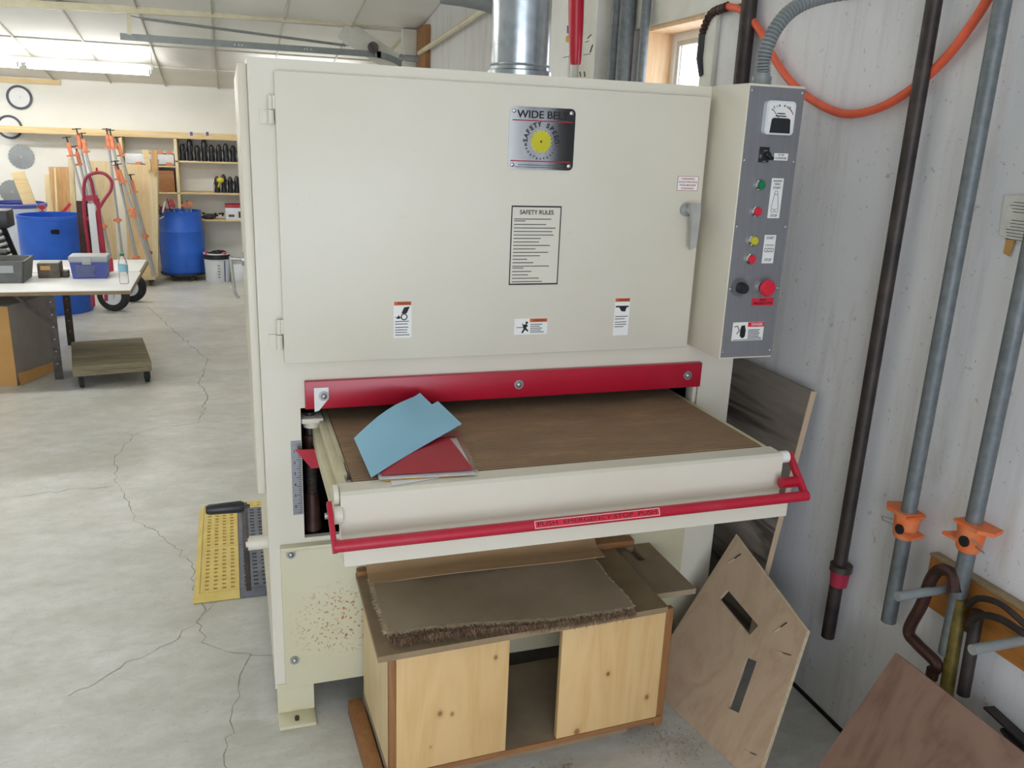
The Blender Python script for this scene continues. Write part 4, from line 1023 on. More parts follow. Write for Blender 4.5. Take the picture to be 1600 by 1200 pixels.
tleg(-1.238, 4.2); tleg(-1.328, 5.55-.0) if False else tleg(-1.32, 5.28); tleg(-3.0, 4.2); tleg(-3.0, 5.28)
obj('brace', B().bar((-1.25, 4.19, .42), (-1.50, 4.19, .665), .006, .022, up=(0, 1, 0)), 'dark_steel', WT)
obj('brace', B().bar((-1.33, 5.27, .42), (-1.60, 5.27, .665), .006, .022, up=(0, 1, 0)), 'dark_steel', WT)
obj('apron', B().box(-3.3, -1.2, 4.17, 4.19, ZTB-.07, ZTB-.024).box(-3.3, -1.25, 5.29, 5.31, ZTB-.07, ZTB-.02), 'dark_steel', WT)
# grey tool tray
TT = thing('tool_tray', (-1.62, 4.4, ZTB), 'grey plastic tool tote with a centre handle on the table', 'tool tray')
tr = B()
def tray(b, x0, x1, y0, y1, z0, z1, t, fl):
    b.box(x0, x1, y0, y1, z0, z0+t)
    for (a0, a1, c0, c1, ox, oy) in ((x0, x1, y0, y0+t, 0, -fl), (x0, x1, y1-t, y1, 0, fl), (x0, x0+t, y0, y1, -fl, 0), (x1-t, x1, y0, y1, fl, 0)):
        pts = [(a0, c0, z0), (a1, c0, z0), (a1, c1, z0), (a0, c1, z0)]; v = [b.bm.verts.new(p) for p in pts]
        ex = lambda p: (p[0]+(fl if p[0] > (x0+x1)/2 else -fl), p[1]+(fl if p[1] > (y0+y1)/2 else -fl), z1)
        w = [b.bm.verts.new(ex(p)) for p in pts]; fs = [b.bm.faces.new(v[::-1]), b.bm.faces.new(w)]
        for i in range(4): fs.append(b.bm.faces.new((v[i], v[(i+1) % 4], w[(i+1) % 4], w[i])))
        bmesh.ops.recalc_face_normals(b.bm, faces=fs)
    return b
obj('tub', tray(tr, -1.93, -1.40, 4.24, 4.52, ZTB, ZTB+.155, .012, .022), 'grey_plastic', TT)
obj('handle', B().box(-1.80, -1.50, 4.372, 4.388, ZTB+.012, ZTB+.12).bar((-1.78, 4.38, ZTB+.11), (-1.78, 4.38, ZTB+.20), .03, .02).bar((-1.53, 4.38, ZTB+.11), (-1.53, 4.38, ZTB+.20), .03, .02).bar((-1.80, 4.38, ZTB+.205), (-1.51, 4.38, ZTB+.205), .03, .035, bev=.005), 'grey_plastic', TT)
obj('label', B().box(-1.68, -1.45, 4.221, 4.226, ZTB+.075, ZTB+.125), 'grey_light', TT)
# dark parts carton
PB = thing('parts_carton', (-1.27, 4.52, ZTB), 'small dark printed carton of hardware on the table', 'carton')
obj('box', B().box(-1.345, -1.20, 4.44, 4.58, ZTB, ZTB+.105, .003), 'brown_card_item', PB)
obj('print', B().box(-1.325, -1.26, 4.4385, 4.44, ZTB+.06, ZTB+.09), 'carton', PB)
obj('flap', B().box(-1.34, -1.205, 4.45, 4.59, ZTB+.105, ZTB+.112, .002), 'grey_light', PB)
obj('loose_part', B().box(-1.195, -1.15, 4.46, 4.53, ZTB, ZTB+.05, .004), 'dark_steel', PB)
# blue cooler
CO = thing('cooler_box', (-1.0, 4.5, ZTB), 'small blue cooler box with a grey lid on the table', 'cooler')
b = B(); 
cv = [(-1.112, 4.40, ZTB), (-.889, 4.40, ZTB), (-.889, 4.56, ZTB), (-1.112, 4.56, ZTB)]
lo_ = [b.bm.verts.new(p) for p in cv]; hi_ = [b.bm.verts.new((p[0]+(.012 if p[0] > -1 else -.012), p[1]+(.008 if p[1] > 4.48 else -.008), ZTB+.125)) for p in cv]
fs = [b.bm.faces.new(lo_[::-1]), b.bm.faces.new(hi_)]+[b.bm.faces.new((lo_[i], lo_[(i+1) % 4], hi_[(i+1) % 4], hi_[i])) for i in range(4)]
bmesh.ops.recalc_face_normals(b.bm, faces=fs)
obj('body', b, 'blue_cool', CO)
obj('lid', B().box(-1.130, -.872, 4.385, 4.575, ZTB+.122, ZTB+.165, .008), 'grey_light', CO)
obj('latch', B().box(-1.04, -.98, 4.376, 4.388, ZTB+.105, ZTB+.15, .003), 'grey_light', CO)
pb = B()
for i in range(6): pb.box(-1.085, -.96+rs.uniform(-.03, .02), 4.3885, 4.394, ZTB+.022+i*.014, ZTB+.026+i*.014)
obj('print', pb, 'grey_conduit', CO)
# water bottle
WB = thing('water_bottle', (-.745, 4.16, ZTB), 'clear plastic water bottle with a green cap on the table', 'bottle')
obj('bottle', B().lathe([(.0, .001), (.028, .001), (.032, .008), (.0325, .06), (.030, .075), (.0325, .09), (.0325, .14), (.028, .165), (.013, .192), (.0125, .202)], (-.745, 4.16, ZTB), 'z', 24), 'clear_plastic', WB)
obj('wrapper', B().lathe([(.033, .088), (.0332, .088), (.0332, .138), (.033, .138)], (-.745, 4.16, ZTB), 'z', 24), 'blue_card', WB)
obj('cap', B().cyl((-.745, 4.16, ZTB+.200), (-.745, 4.16, ZTB+.217), .015, n=16), 'green_btn', WB)
GB = thing('glue_bottle', (-.90, 4.68, ZTB+.006), 'pink squeeze bottle with a clear top behind the cooler', 'bottle')
obj('bottle', B().lathe([(.0, 0), (.024, 0), (.026, .01), (.026, .085), (.018, .1)], (-.90, 4.72, ZTB+.006), 'z', 18), 'pink_plastic', GB)
obj('cap', B().lathe([(.02, .1), (.02, .12), (.006, .165), (0, .165)], (-.90, 4.72, ZTB+.006), 'z', 14), 'grey_light', GB)
# black bit rack
BR = thing('bit_rack', (-1.75, 4.95, ZTB+.006), 'black tiered rack holding silver bits at the table rear', 'rack')
zb = ZTB+.006
obj('frame', B().prism([(-1.80, 4.9, zb), (-1.575, 4.9, zb), (-1.655, 4.9, zb+.30), (-1.80, 4.9, zb+.30)], (0, .02, 0)).prism([(-1.80, 5.08, zb), (-1.575, 5.08, zb), (-1.655, 5.08, zb+.30), (-1.80, 5.08, zb+.30)], (0, .02, 0)).box(-1.80, -1.58, 4.92, 5.08, zb, zb+.02), 'black_plastic', BR)
obj('top_bin', B().box(-1.80, -1.60, 4.92, 5.14, zb+.30, zb+.43, .006), 'black_plastic', BR)
for i in range(6):
    z = zb+.04+i*.045; x = -1.575-.012*i
    obj('socket', B().cyl((x-.12, 4.89-.02, z-.02), (x, 4.89-.02, z+.02), .013, n=12), 'steel', BR)
# carton under the table
CT = thing('cardboard_carton', (-1.5, 4.4, 0), 'open sided brown carton standing under the work table', 'carton')
pA, pB_ = Vector((-1.481, 4.079, 0)), Vector((-1.30, 4.55, 0)); pw = Vector((-.55, .10, 0))
for nm, a, c, mt_ in (('front_panel', pA, pA+pw, 'carton'), ('side_panel', pA, pB_, 'carton_side'), ('back_panel', pB_, pB_+pw, 'carton')):
    d = (c-a).normalized(); nrm = Vector((-d.y, d.x, 0))*.006
    obj(nm, B().prism([a, c, c+nrm, a+nrm], (0, 0, .565)), mt_, CT)
obj('bottom_flap', B().prism([pA+Vector((.02, 0, .002)), pB_+Vector((.02, 0, .002)), pB_+Vector((-.02, 0, .1)), pA+Vector((-.005, .02, .12))], (.003, -.002, 0)), 'carton', CT)
obj('lid_panel', B().prism([pA+Vector((0, 0, .565)), pB_+Vector((0, 0, .565)), pB_+pw+Vector((0, 0, .565)), pA+pw+Vector((0, 0, .565))], (0, 0, .005)), 'carton_side', CT)
# furniture dolly
FD = thing('furniture_dolly', (-.9, 4.35, 0), 'low wooden furniture dolly with casters beside the table leg', 'dolly')
rotd = Matrix.Translation((-.91, 4.36, 0)) @ Matrix.Rotation(R(9), 4, 'Z')
for i in range(3):
    y0 = -.40+i*.265; obj('plank', B().box(-.255, .255, y0, y0+.262, .122, .160, .004), 'dolly_wood', FD, xf=rotd)
obj('rail', B().box(-.255, .255, -.40, -.33, .088, .122, .003), 'dolly_wood', FD, xf=rotd)
obj('rail', B().box(-.255, .255, .32, .395, .088, .122, .003), 'dolly_wood', FD, xf=rotd)
for x in (-.205, .22):
    for y in (-.365, .355):
        c = obj('caster', B().box(x-.025, x+.025, y-.03, y+.03, .08, .09).box(x-.022, x-.018, y-.018, y+.018, .03, .085).box(x+.018, x+.022, y-.018, y+.018, .03, .085), 'dark_steel', FD, xf=rotd)
        obj('wheel', B().lathe([(.012, -.014), (.038, -.016), (.042, -.010), (.042, .010), (.038, .016), (.012, .014)], (x, y, .042), 'x', 22), 'black_rubber', c, xf=rotd)

# ================================================================== DRUMS, HAND TRUCK, RACK
def drum(b, c, r, h, rim=.012, open_top=True):
    x, y, z = c
    prof = [(0, 0), (r*.93, 0), (r*.98, .03), (r*.985, h*.30), (r*1.0, h*.325), (r*.99, h*.35), (r*1.0, h*.5), (r*.985, h*.66), (r*1.0, h*.68), (r*.98, h*.70), (r*.90, h*.90), (r*.90, h-.02), (r*.915, h-.012), (r*.915, h), (r*.87, h), (r*.86, h*.9), (r*.9, h*.3), (0, h*.3)]
    return b.lathe(prof, c, 'z', 40)
DA = thing('blue_drum', (-1.64, 6.82, 0), 'open blue plastic drum standing behind the work table', 'drum')
r_ = .295
obj('shell', B().lathe([(0, 0), (r_*.96, 0), (r_, .02), (r_, .9), (r_*1.015, .905), (r_*1.015, .935), (r_*.95, .935), (r_*.95, .3), (0, .3)], (-1.64, 6.82, 0), 'z', 44), 'blue_drum', DA)
a = R(-78); hx = Matrix.Translation((-1.64+r_*math.cos(a), 6.82+r_*math.sin(a), .80))
obj('hand_hole', B().box(-.045, .045, -.004, .004, -.02, .02, .0035, mat=hx), 'dark_void', DA)
obj('sticker', B().box(-1.352, -1.349, 6.76, 6.82, .50, .60), 'yellow_btn', DA)
DW = thing('white_drum', (-2.32, 7.8, 0), 'white drum with a blue rim behind the open blue drum', 'drum')
obj('shell', B().lathe([(0, 0), (.28, 0), (.3, .02), (.3, .92), (.29, .93), (0, .93)], (-2.15, 7.8, 0), 'z', 40), 'white_plastic', DW)
obj('rim', B().lathe([(.3, .92), (.308, .925), (.308, .955), (.285, .965), (.285, .93)], (-2.15, 7.8, 0), 'z', 40), 'blue_cool', DW)
solo('pine_plank', B().prism([at(17, 270, 'y', 7.75), at(37, 267, 'y', 7.75), at(56, 318, 'y', 7.6), at(72, 360, 'y', 7.55), at(52, 360, 'y', 7.55)], (0, .02, 0)), 'pine_h', 'short pine plank leaning out of the white drum', 'plank')
DD = thing('clamp_drum', (-.58, 8.62, 0), 'blue plastic drum on a wheeled dolly holding clamps', 'drum')
cdx, cdy, zb = -.572, 8.67, .085
obj('shell', drum(B(), (cdx, cdy, zb), .262, .74), 'blue_drum', DD)
ob = obj('dolly', B().cyl((cdx, cdy, .065), (cdx, cdy, .085), .27, n=32), 'dark_steel', DD)
for an in (-125, -62, 60, 120):
    x, y = cdx+.22*math.cos(R(an)), cdy+.22*math.sin(R(an))
    obj('caster', B().lathe([(.01, -.012), (.026, -.012), (.030, -.006), (.030, .006), (.026, .012), (.01, .012)], (x, y, .031), 'x', 16).box(x-.018, x+.018, y-.012, y+.012, .03, .066), 'dark_steel', ob)
    obj('hub', B().cyl((x-.014, y, .031), (x+.014, y, .031), .012, n=10), 'steel', ob)
# clamps standing in the drum
def bar_clamp(p0, p1, label, head='orange_cast', r=.009, group='clamps standing in the blue drum'):
    p0, p1 = Vector(p0), Vector(p1); d = (p1-p0).normalized(); s = d.cross(Vector((0, 1, 0))).normalized()
    k = thing('bar_clamp', p0, label, 'clamp', group)
    obj('bar', B().cyl(p0, p1, r, n=8), 'galv_far', k)
    obj('head', B().bar(p1-d*.05, p1, .06, .035, up=(0, 1, 0)).bar(p1-d*.02-s*.02, p1-d*.02+s*.055, .03, .03, up=(0, 1, 0)), head, k)
    obj('screw', B().cyl(p1-d*.03+s*.045-d*.09, p1-d*.03+s*.045+d*.05, .006, n=8), 'dark_steel', k)
cl = 'orange headed bar clamp standing in the blue drum'
for i, (a, c) in enumerate((((268, 375), (256, 322)), ((282, 375), (270, 318)), ((286, 380), (268, 312)), ((298, 380), (290, 318)), ((300, 380), (298, 316)), ((275, 380), (264, 328)), ((292, 380), (283, 331)))):
    bar_clamp(at(a[0], a[1], 'y', 8.70), at(c[0], c[1], 'y', 8.66+.03*(i % 3)), '%s headed bar clamp, %s of those standing in the blue drum' % ('orange' if i > 2 else 'red', ('first', 'second', 'third', 'fourth', 'fifth', 'sixth', 'seventh')[i]), 'orange_haze' if i > 2 else 'red_dusty')
sk = B(); 
hk2 = thing('spring_clamp', at(250, 335, 'y', 8.44), 'black and silver spring clamp gripping the drum rim', 'clamp')
obj('jaw', B().bar(at(237, 334, 'y', 8.45), at(252, 331, 'y', 8.45), .07, .05, bev=.006).bar(at(241, 345, 'y', 8.44), at(258, 334, 'y', 8.44), .02, .015), 'black_plastic', hk2)
obj('arm', B().bar(at(234, 350, 'y', 8.42), at(256, 338, 'y', 8.42), .012, .012).bar(at(240, 350, 'y', 8.42), at(249, 358, 'y', 8.42), .012, .012).bar(at(254, 332, 'y', 8.42), at(258, 314, 'y', 8.42), .02, .012), 'steel', hk2)
# bucket and white box
BK = thing('paint_bucket', (-.18, 8.45, 0), 'white paint bucket filled with dark cords beside the blue drum', 'bucket')
obj('pail', B().lathe([(0, 0), (.135, 0), (.14, .01), (.148, .26), (.152, .265), (.152, .275), (.148, .28), (.150, .33), (.155, .335), (.155, .348), (.145, .348), (.138, .1), (0, .1)], (-.18, 8.45, 0), 'z', 36), 'white_plastic', BK)
obj('label_band', B().lathe([(.1495, .262), (.1515, .262), (.1535, .332), (.1515, .332)], (-.18, 8.45, 0), 'z', 36), 'black_plastic', BK)
obj('side_stripe', B().bar((-.098, 8.332, .01), (-.092, 8.318, .26), .004, .012, up=(0, 1, 0)), 'blue_cool', BK)
tx = B()
for i in range(5): tx.box(-.175, -.15, 8.30, 8.306, .06+i*.035, .075+i*.035)
obj('print', tx, 'grey_conduit', BK)
cc_ = B()
for i in range(7):
    a = rr.uniform(0, 6.28); pts = [(-.18+.10*math.cos(a+t*.8), 8.45+.10*math.sin(a+t*.8), .33+.03*math.sin(t*2+i)) for t in range(6)]; cc_.tube(spline(pts, 4), .009, 6)
obj('cords', cc_, 'black_rubber', BK)
obj('plug', B().box(-.31, -.275, 8.34, 8.38, .335, .375, .006).box(-.12, -.07, 8.32, 8.37, .34, .362, .006), 'pink_plastic', BK)
solo('white_carton', B().box(-.015, .25, 8.36, 8.62, 0, .205, .004).box(-.0, .22, 8.38, 8.6, .205, .215), 'white_plastic', 'plain white carton on the floor behind the bucket', 'carton', origin=(.1, 8.48, 0))
# hand truck
HT = thing('hand_truck', (-1.2, 6.75, 0), 'red hand truck with pneumatic tyres and a looped handle', 'hand truck')
hy = 6.5
H = lambda x, y, Y=hy: at(x, y, 'y', Y)
def htube(pts, r=.017): return B().tube(spline([H(*p) for p in pts], 6), r, 10)
obj('rail', htube([(131, 310), (133, 345), (140, 400), (146, 478)]), 'truck_red', HT)
obj('rail', htube([(152, 310), (156, 345), (163, 400), (166, 470)]), 'truck_red', HT)
obj('loop_handle', htube([(132, 312), (131, 292), (136, 276), (150, 270), (164, 272), (174, 283), (173, 297), (163, 312), (153, 330), (152, 345), (156, 372), (160, 400)], .015), 'truck_red', HT)
obj('loop_handle', htube([(139, 274), (143, 285), (146, 300), (150, 320)], .015), 'truck_red', HT)
obj('crossbar', B().bar(H(132, 310), H(153, 309), .02, .05, up=(0, 1, 0)), 'truck_red', HT)
obj('crossbar', B().bar(H(136, 342), H(157, 340), .02, .035, up=(0, 1, 0)), 'truck_red', HT)
obj('crossbar', B().bar(H(142, 400), H(162, 399), .02, .03, up=(0, 1, 0)), 'truck_red', HT)
obj('centre_strip', B().bar(H(142, 318, 6.48), H(151, 402, 6.48), .012, .06, up=(0, 1, 0)), 'white_plastic', HT)
obj('back_plate', B().bar(H(128, 314, 6.53), H(136, 405, 6.53), .012, .10, up=(0, 1, 0)), 'brown_iron', HT)
obj('axle', B().cyl((-1.16, 6.70, .152), (-1.02, 7.25, .152), .014), 'dark_steel', HT)
wd = Vector((-.16, -.55, 0)).normalized()
for (cx, cy) in ((-1.145, 6.72), (-1.03, 7.2)):
    Mw = Matrix.Translation((cx, cy, .155)) @ wd.to_track_quat('X', 'Z').to_matrix().to_4x4()
    w = obj('wheel', B().lathe([(.09, -.035), (.115, -.042), (.142, -.038), (.154, -.02), (.156, 0), (.154, .02), (.142, .038), (.115, .042), (.09, .035)], (0, 0, 0), 'x', 32, caps=False), 'black_rubber', HT, xf=Mw)
    obj('hub', B().lathe([(.0, .045), (.018, .045), (.02, .02), (.04, .014), (.07, .022), (.09, .034), (.093, .034), (.093, -.034), (.09, -.034), (0, -.02)], (0, 0, 0), 'x', 28), 'white_plastic', w, xf=Mw)
# clamp rack
CRK = thing('clamp_rack', (-1.2, 8.25, 0), 'rolling wooden rack of pale boards holding pipe clamps', 'rack')
ry = 8.25
G = lambda x, y, Y=ry: at(x, y, 'y', Y)
def slab(px, y=ry, th=.03): 
    return B().prism([at(a, c, 'y', y) for a, c in px], (0, th, 0))
obj('upright', slab([(106, 247), (114, 247), (124, 420), (116, 420)], 8.2, .06), 'wood_pale', CRK)
obj('upright', slab([(233, 250), (246, 250), (247, 433), (236, 433)], 8.15, .20), 'wood_pale', CRK)
obj('back_panel', slab([(139, 251), (175, 252), (184, 432), (146, 432)], 8.32, .02), 'wood_pale', CRK)
obj('back_panel', slab([(196, 256), (234, 258), (240, 425), (200, 425)], 8.40, .02), 'pine_y', CRK)
obj('base', B().box(-1.62, -.86, 8.12, 8.5, .075, .135, .004), 'wood_pale', CRK)
obj('corner_block', slab([(221, 234), (232, 234), (236, 262), (231, 270)], 8.12, .03), 'pine_h', CRK)
obj('corner_block', slab([(235, 234), (246, 234), (246, 265), (241, 276), (237, 262)], 8.10, .03), 'ply_tan', CRK)
obj('hook', B().tube([G(151, 262, 8.3), G(151, 268, 8.3), G(149, 270, 8.3)], .01, 6), 'red_dusty', CRK)
for x in (-1.55, -.92):
    for y in (8.18, 8.44):
        cs = obj('caster', B().lathe([(.01, -.012), (.032, -.012), (.036, -.006), (.036, .006), (.032, .012), (.01, .012)], (x, y, .037), 'x', 16).box(x-.02, x+.02, y-.02, y+.02, .03, .076), 'dark_steel', CRK)
        obj('hub', B().cyl((x-.014, y, .037), (x+.014, y, .037), .014, n=10), 'steel', cs)
def pipe_clamp(top, bot, tails, Y, label, grp):
    p1 = at(top[0], top[1], 'y', Y); p0 = at(bot[0], bot[1], 'y', Y-.0); d = (p1-p0).normalized(); s = d.cross(Vector((0, 1, 0))).normalized()
    e = p0-d*max(0, (p0.z-.14)/d.z)
    k = thing('pipe_clamp', e, label, 'clamp', grp)
    obj('pipe', B().cyl(e, p1-d*.02, .0135, n=10), 'galv_far', k)
    hb = B().bar(p1-d*.12, p1-d*.05, .038, .038, up=(0, 1, 0), bev=.008).bar(p1-d*.03, p1+d*.0, .038, .038, up=(0, 1, 0), bev=.008).cyl(p1-d*.09, p1+d*.02, .02, n=10).bar(p1-d*.115-s*.038, p1-d*.115+s*.045, .03, .02, up=(0, 1, 0))
    obj('head', hb, 'orange_haze', k)
    obj('screw', B().cyl(p1-d*.03, p1+d*.085, .008, n=8).cyl(p1+d*.075-s*.045, p1+d*.075+s*.045, .0055, n=6), 'dark_steel', k)
    for t in tails:
        q = p0.lerp(p1, t); obj('tail_jaw', B().bar(q-d*.03, q+d*.03, .038, .038, up=(0, 1, 0), bev=.008).bar(q-s*.038, q+s*.045, .02, .025, up=(0, 1, 0)), 'orange_haze', k)
g1, g2 = 'pipe clamps on the left of the rack', 'pipe clamps on the right of the rack'
n1 = ('front-left pipe clamp of the left bundle in the rack', 'lowest-headed pipe clamp of the left bundle in the rack', 'tallest pipe clamp of the left bundle in the rack', 'rightmost pipe clamp of the left bundle in the rack')
for (t, b_, ta, Y, L) in (((107, 226), (150, 380), (), 8.06, n1[0]), ((121, 240), (160, 400), (), 8.10, n1[1]), ((122, 213), (162, 400), (), 8.02, n1[2]), ((130, 220), (174, 404), (.28,), 8.00, n1[3])): pipe_clamp(t, b_, ta, Y, L, g1)
n2 = ('tallest pipe clamp of the right bundle, nearly upright, in the rack', 'second tallest pipe clamp of the right bundle in the rack', 'short pipe clamp low in the right bundle in the rack', 'dark red headed pipe clamp low in the right bundle', 'rightmost sloping pipe clamp of the right bundle in the rack', 'thin pipe clamp at the right end of the rack')
for (t, b_, ta, Y, L) in (((168, 213), (191, 398), (.30,), 8.08, n2[0]), ((174, 215), (212, 404), (), 8.04, n2[1]), ((182, 263), (214, 404), (.01,), 8.00, n2[2]), ((187, 268), (233, 408), (.52, .58), 7.97, n2[3]), ((185, 226), (238, 414), (.25,), 8.12, n2[4]), ((206, 284), (238, 414), (.15, .35), 8.16, n2[5])): pipe_clamp(t, b_, ta, Y, L, g2)
# leaning plywood boards by the wall
solo('leaning_board', slab([(69, 273), (77, 272), (86, 425), (78, 425)], 8.75, .02), 'wood_pale', 'pale narrow board leaning at the left of the rack', 'board')
solo('leaning_board', slab([(76, 261), (106, 261), (121, 430), (92, 430)], 8.7, .02), 'ply_tan', 'wide tan plywood board leaning left of the clamp rack', 'board')
solo('leaning_board', slab([(84, 262), (87, 262), (96, 432), (92, 432)], 8.62, .02), 'wood_pale', 'thin pale strip in front of the tan plywood board', 'board')
kk = at(104, 320, 'y', 8.3)
solo('clamp_pile', B().bar(at(92, 340, 'y', 8.2), at(110, 318, 'y', 8.2), .03, .03, up=(0, 1, 0)).bar(at(96, 330, 'y', 8.2), at(108, 336, 'y', 8.2), .05, .04, up=(0, 1, 0)), 'red_dusty', 'red clamp jaw leaning left of the clamp rack', 'clamp')
solo('red_clamp_head', B().bar(at(62, 324, 'y', 7.4), at(70, 323, 'y', 7.4), .05, .04, up=(0, 1, 0)).bar(at(62, 333, 'y', 7.4), at(71, 332, 'y', 7.4), .02, .04, up=(0, 1, 0)).cyl(at(66, 324, 'y', 7.4), (-1.93, 7.4, 0), .009, n=8), 'red_dusty', 'small red clamp standing behind the blue drum rim', 'clamp')

# ================================================================== SHELVES ON THE FAR WALL
SH = thing('wall_shelving', (-.2, 9.05, 0), 'long wooden shelving unit along the far wall', 'shelving')
yf, yb = 8.98, 9.28
def shelf(x0, x1, z, y0=yf): return obj('shelf', B().box(x0, x1, y0, yb, z-.02, z, .001), 'pine_h', SH)
for z in (1.393, 1.014, .683): shelf(-.60, 1.7, z)
for z in (1.014, .683): shelf(-1.2, -.60, z)
shelf(-1.2, -.60, 1.33)
obj('top_shelf', B().box(-2.45, 1.7, 8.98, yb, 1.665, 1.69, .001), 'pine_h', SH)
obj('face_board', B().box(-2.45, 1.7, 8.96, 8.979, 1.652, 1.728, .002), 'pine_h', SH)
for x in (-1.215, -.605, .55, 1.66): obj('upright', B().box(x, x+.035, yf, yb, 0, 1.66, .002), 'wood_pale', SH)
obj('toe_board', B().box(-1.2, 1.66, yf+.03, yf+.05, 0, .08), 'wood_pale', SH)
obj('back_sheet', B().box(-1.2, 1.66, yb, yb+.012, .0, 1.66), 'wall_far', SH)
for px in (299, 324):
    p = at(px, 209, 'y', 8.957); obj('blue_mark', B().box(p.x-.015, p.x+.015, 8.957, 8.96, p.z-.022, p.z+.022), 'blue_cool', SH)
solo('long_dark_rod', B().tube([Vector((-1.95, 8.99, 1.699)), Vector((-.58, 8.99, 1.699))], .008, 6), 'dark_steel', 'long thin dark rod lying on top of the shelving', 'rod')
# black clamps on the top shelf
def hand_clamp(x, y, z, h, label, grp, yellow=False):
    k = thing('hand_clamp', (x, y, z), label, 'clamp', grp)
    obj('body', B().lathe([(.0, 0), (.034, 0), (.038, .02), (.03, h*.35), (.036, h*.6), (.03, h*.85), (.012, h), (0, h)], (x, y, z), 'z', 14), 'black_plastic', k)
    obj('bar', B().box(x-.045, x-.037, y-.04, y-.03, z, z+h*.62), 'galv', k)
    obj('trigger', B().bar((x+.01, y-.03, z+h*.35), (x+.035, y-.05, z+h*.72), .03, .02, up=(0, 1, 0), bev=.004), 'yellow_btn' if yellow else 'black_rubber', k)
ORD = ('first', 'second', 'third', 'fourth', 'fifth', 'sixth', 'seventh', 'eighth', 'ninth', 'tenth')
gA = 'black hand clamps on the top shelf'
for i in range(10):
    x = -.515+i*.084; hh = (.20, .265, .19, .265, .20, .205, .22, .20, .215, .22)[i]
    hand_clamp(x, 9.06+.01*(i % 2), 1.393, hh, 'black hand clamp, %s from the left on the top shelf' % ORD[i], gA)
for i in range(5):
    hand_clamp(-.135+i*.078, 9.07, 1.014, (.2, .225, .2, .21, .21)[i], ('yellow and black hand clamp, leftmost on the middle shelf' if i == 0 else 'black hand clamp, %s from the left on the middle shelf' % ORD[i]), 'hand clamps on the middle shelf', i == 0)
hc = B().sph((-.095, 9.00, 1.17), .045, (1, .6, .8), 12, 8)
solo('yellow_clamp_knob', hc, 'yellow_btn', 'bright yellow clamp pad on the middle shelf', 'clamp')
RB = thing('power_tool_carton', (.06, 9.1, .683), 'white carton with a red top on the lowest shelf', 'carton')
obj('box', B().box(-.055, .22, 9.0, 9.24, .683, .835, .003), 'white_plastic', RB)
obj('lid', B().box(-.06, .225, 8.995, 9.245, .835, .872, .003), 'red_card', RB)
obj('print', B().box(.10, .16, 8.9985, 9.0, .71, .79).box(-.02, .05, 8.9985, 9.0, .72, .75), 'ink_grey', RB)['kind'] = 'stuff'
jb = thing('black_tool', (-.25, 8.95, .70), 'pile of black cords and tools on the lowest shelf', 'tool')
b = B()
for i in range(6):
    pts = [(-.36+.05*i+rr.uniform(-.03, .03), 9.03+rr.uniform(0, .15), .697+rr.uniform(0, .06)) for t in range(4)]; b.tube(spline(pts, 5), .011, 6)
obj('cord', b, 'black_rubber', jb); obj('body', B().box(-.32, -.2, 9.05, 9.15, .683, .745, .015), 'black_plastic', jb)
# left bay of the shelving
solo('brown_carton', B().box(-.99, -.63, 9.0, 9.25, 1.015, 1.27, .004), 'brown_edge_x', 'brown box in the bay left of the shelf upright', 'box', origin=(-.8, 9.1, 1.015))
solo('white_board', B().box(-1.17, -.62, 9.02, 9.2, 1.331, 1.46, .002), 'white_plastic', 'white slab on the shelf behind the rack', 'slab', origin=(-.9, 9.1, 1.331))
for (xa, xb, yy, zz, lb) in ((-1.15, -.62, 9.0, 1.337, 'thin orange ended clamp lying on the shelf edge behind the rack'), (-.90, -.62, 9.1, 1.467, 'thin orange ended clamp lying on the white slab')):
    oc = thing('bar_clamp', (xa, yy, zz), lb, 'clamp')
    obj('bar', B().box(xa, xb, yy-.006, yy+.006, zz-.006, zz+.006), 'dark_steel', oc)
    obj('jaw', B().box(xb-.09, xb-.02, yy-.012, yy+.012, zz-.006, zz+.03, .003), 'orange_haze', oc)
    obj('jaw', B().box(xa+.10, xa+.16, yy-.012, yy+.012, zz-.006, zz+.03, .003), 'orange_haze', oc)

# wall mounted saw blades and stick
def saw_blade(cx, cz, r, ring, label):
    k = thing('saw_blade', (cx, FY-.01, cz), label, 'saw blade', 'saw blades on the far wall')
    n = 60; pts = []
    for i in range(n):
        a = 2*math.pi*i/n; rr_ = r*(1.0 if i % 3 else .955); pts.append((cx+rr_*math.cos(a), FY-.018, cz+rr_*math.sin(a)))
    obj('disc', B().prism(pts, (0, .006, 0)), 'saw_white' if ring else 'saw_blade', k)
    if ring: obj('rim', B().lathe([(r*.83, -.012), (r*1.03, -.012), (r*1.03, 0), (r*.83, 0), (r*.83, -.012)], (cx, FY-.012, cz), 'y', 44), 'saw_rim', k)
    obj('arbor', B().cyl((cx, FY-.024, cz), (cx, FY-.012, cz), .016, n=14), 'steel', k)
saw_blade(-2.272, 2.048, .132, True, 'white faced saw blade with a dark rim, topmost on the far wall')
saw_blade(-2.41, 1.71, .132, True, 'dark rimmed saw blade at the left photo edge')
saw_blade(-2.325, 1.376, .138, False, 'bare grey saw blade, third down on the far wall')
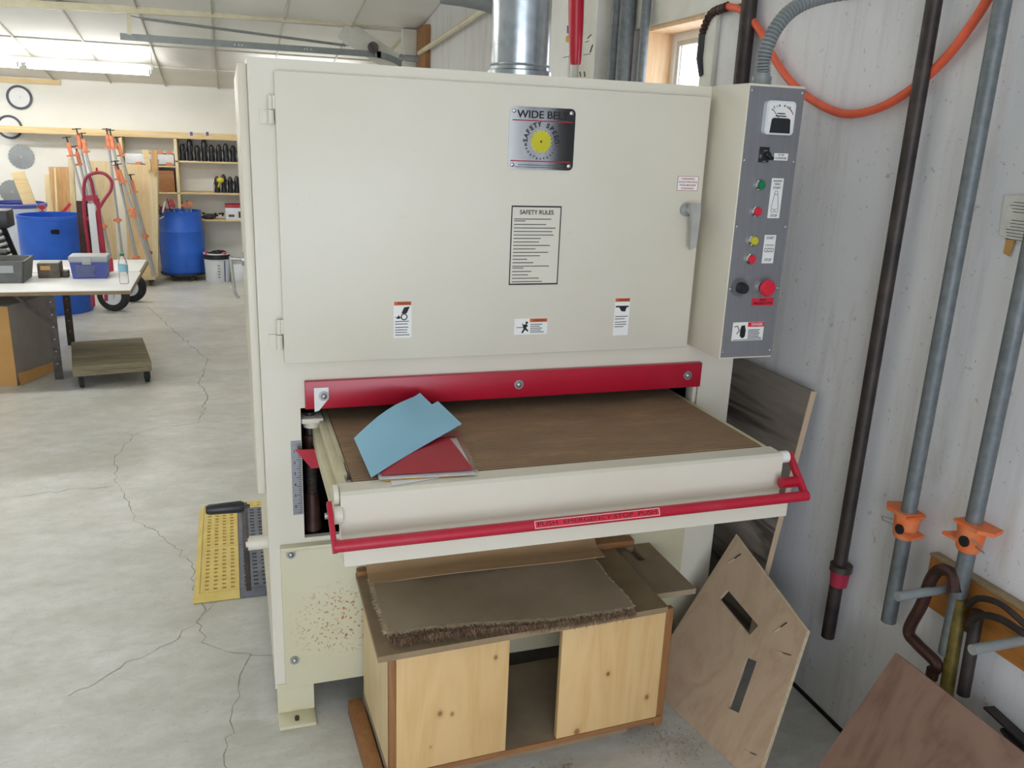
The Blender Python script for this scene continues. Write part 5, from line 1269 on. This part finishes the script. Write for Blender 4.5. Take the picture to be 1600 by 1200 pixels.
saw_blade(-2.465, .966, .14, False, 'lowest grey saw blade partly hidden by the pine plank')
solo('wall_stick', B().box(-3.0, -1.825, FY-.03, FY-.002, 2.205, 2.262, .002), 'pine_h', 'narrow tan board fixed high on the far wall', 'board')
# fluorescent fixtures
def fixture(x0, x1, y, z, label, glow='tube_glow'):
    k = thing('fluorescent_light', ((x0+x1)/2, y, z), label, 'ceiling light', 'fluorescent strip lights')
    obj('housing', B().box(x0, x1, y-.03, y+.03, z+.03, z+.085, .004), 'white_paint', k)
    n = max(1, round((x1-x0)/1.2)); L = (x1-x0)/n
    for i in range(n):
        for dy in (-.055, .055):
            a = x0+i*L+.03; c = x0+(i+1)*L-.03
            t = obj('tube', B().cyl((a+.015, y+dy, z), (c-.015, y+dy, z), .019, n=12), glow, k)
            obj('end_cap', B().cyl((a, y+dy, z), (a+.015, y+dy, z), .0185, n=12).cyl((c-.015, y+dy, z), (c, y+dy, z), .0185, n=12).box(a-.005, a+.012, y+dy-.012, y+dy+.012, z, z+.035).box(c-.012, c+.005, y+dy-.012, y+dy+.012, z, z+.035), 'steel', t)
    for x in (x0+.03, (x0+x1)/2, x1-.01): obj('chain', B().cyl((x, y, z+.08), (x, y, ceil_z(y)), .004, n=6), 'steel', k)
fixture(-4.28, -.68, 7.6, 2.312, 'lit fluorescent strip hanging before the far wall')
fixture(.25, 1.45, 7.6, 2.312, 'fluorescent strip hidden behind the sander', 'tube_half')
fixture(-5.5, -.7, 3.9, 2.86, 'fluorescent strip above the work table')
fixture(-5.0, 1.0, .9, 3.25, 'fluorescent strip above the sander', 'tube_dim')
DK = thing('tall_cabinet', (1.67, -2.35, 0), 'tall dark steel cabinet on the right wall beside the viewpoint', 'cabinet')
obj('body', B().box(1.64, WX-.002, -2.6, -1.95, 0, 2.25, .004), 'black_plastic', DK)
obj('cabinet_door', B().box(1.626, 1.639, -2.59, -2.28, .05, 2.2, .003), 'black_plastic', DK)
obj('cabinet_door', B().box(1.626, 1.639, -2.27, -1.96, .05, 2.2, .003), 'black_plastic', DK)
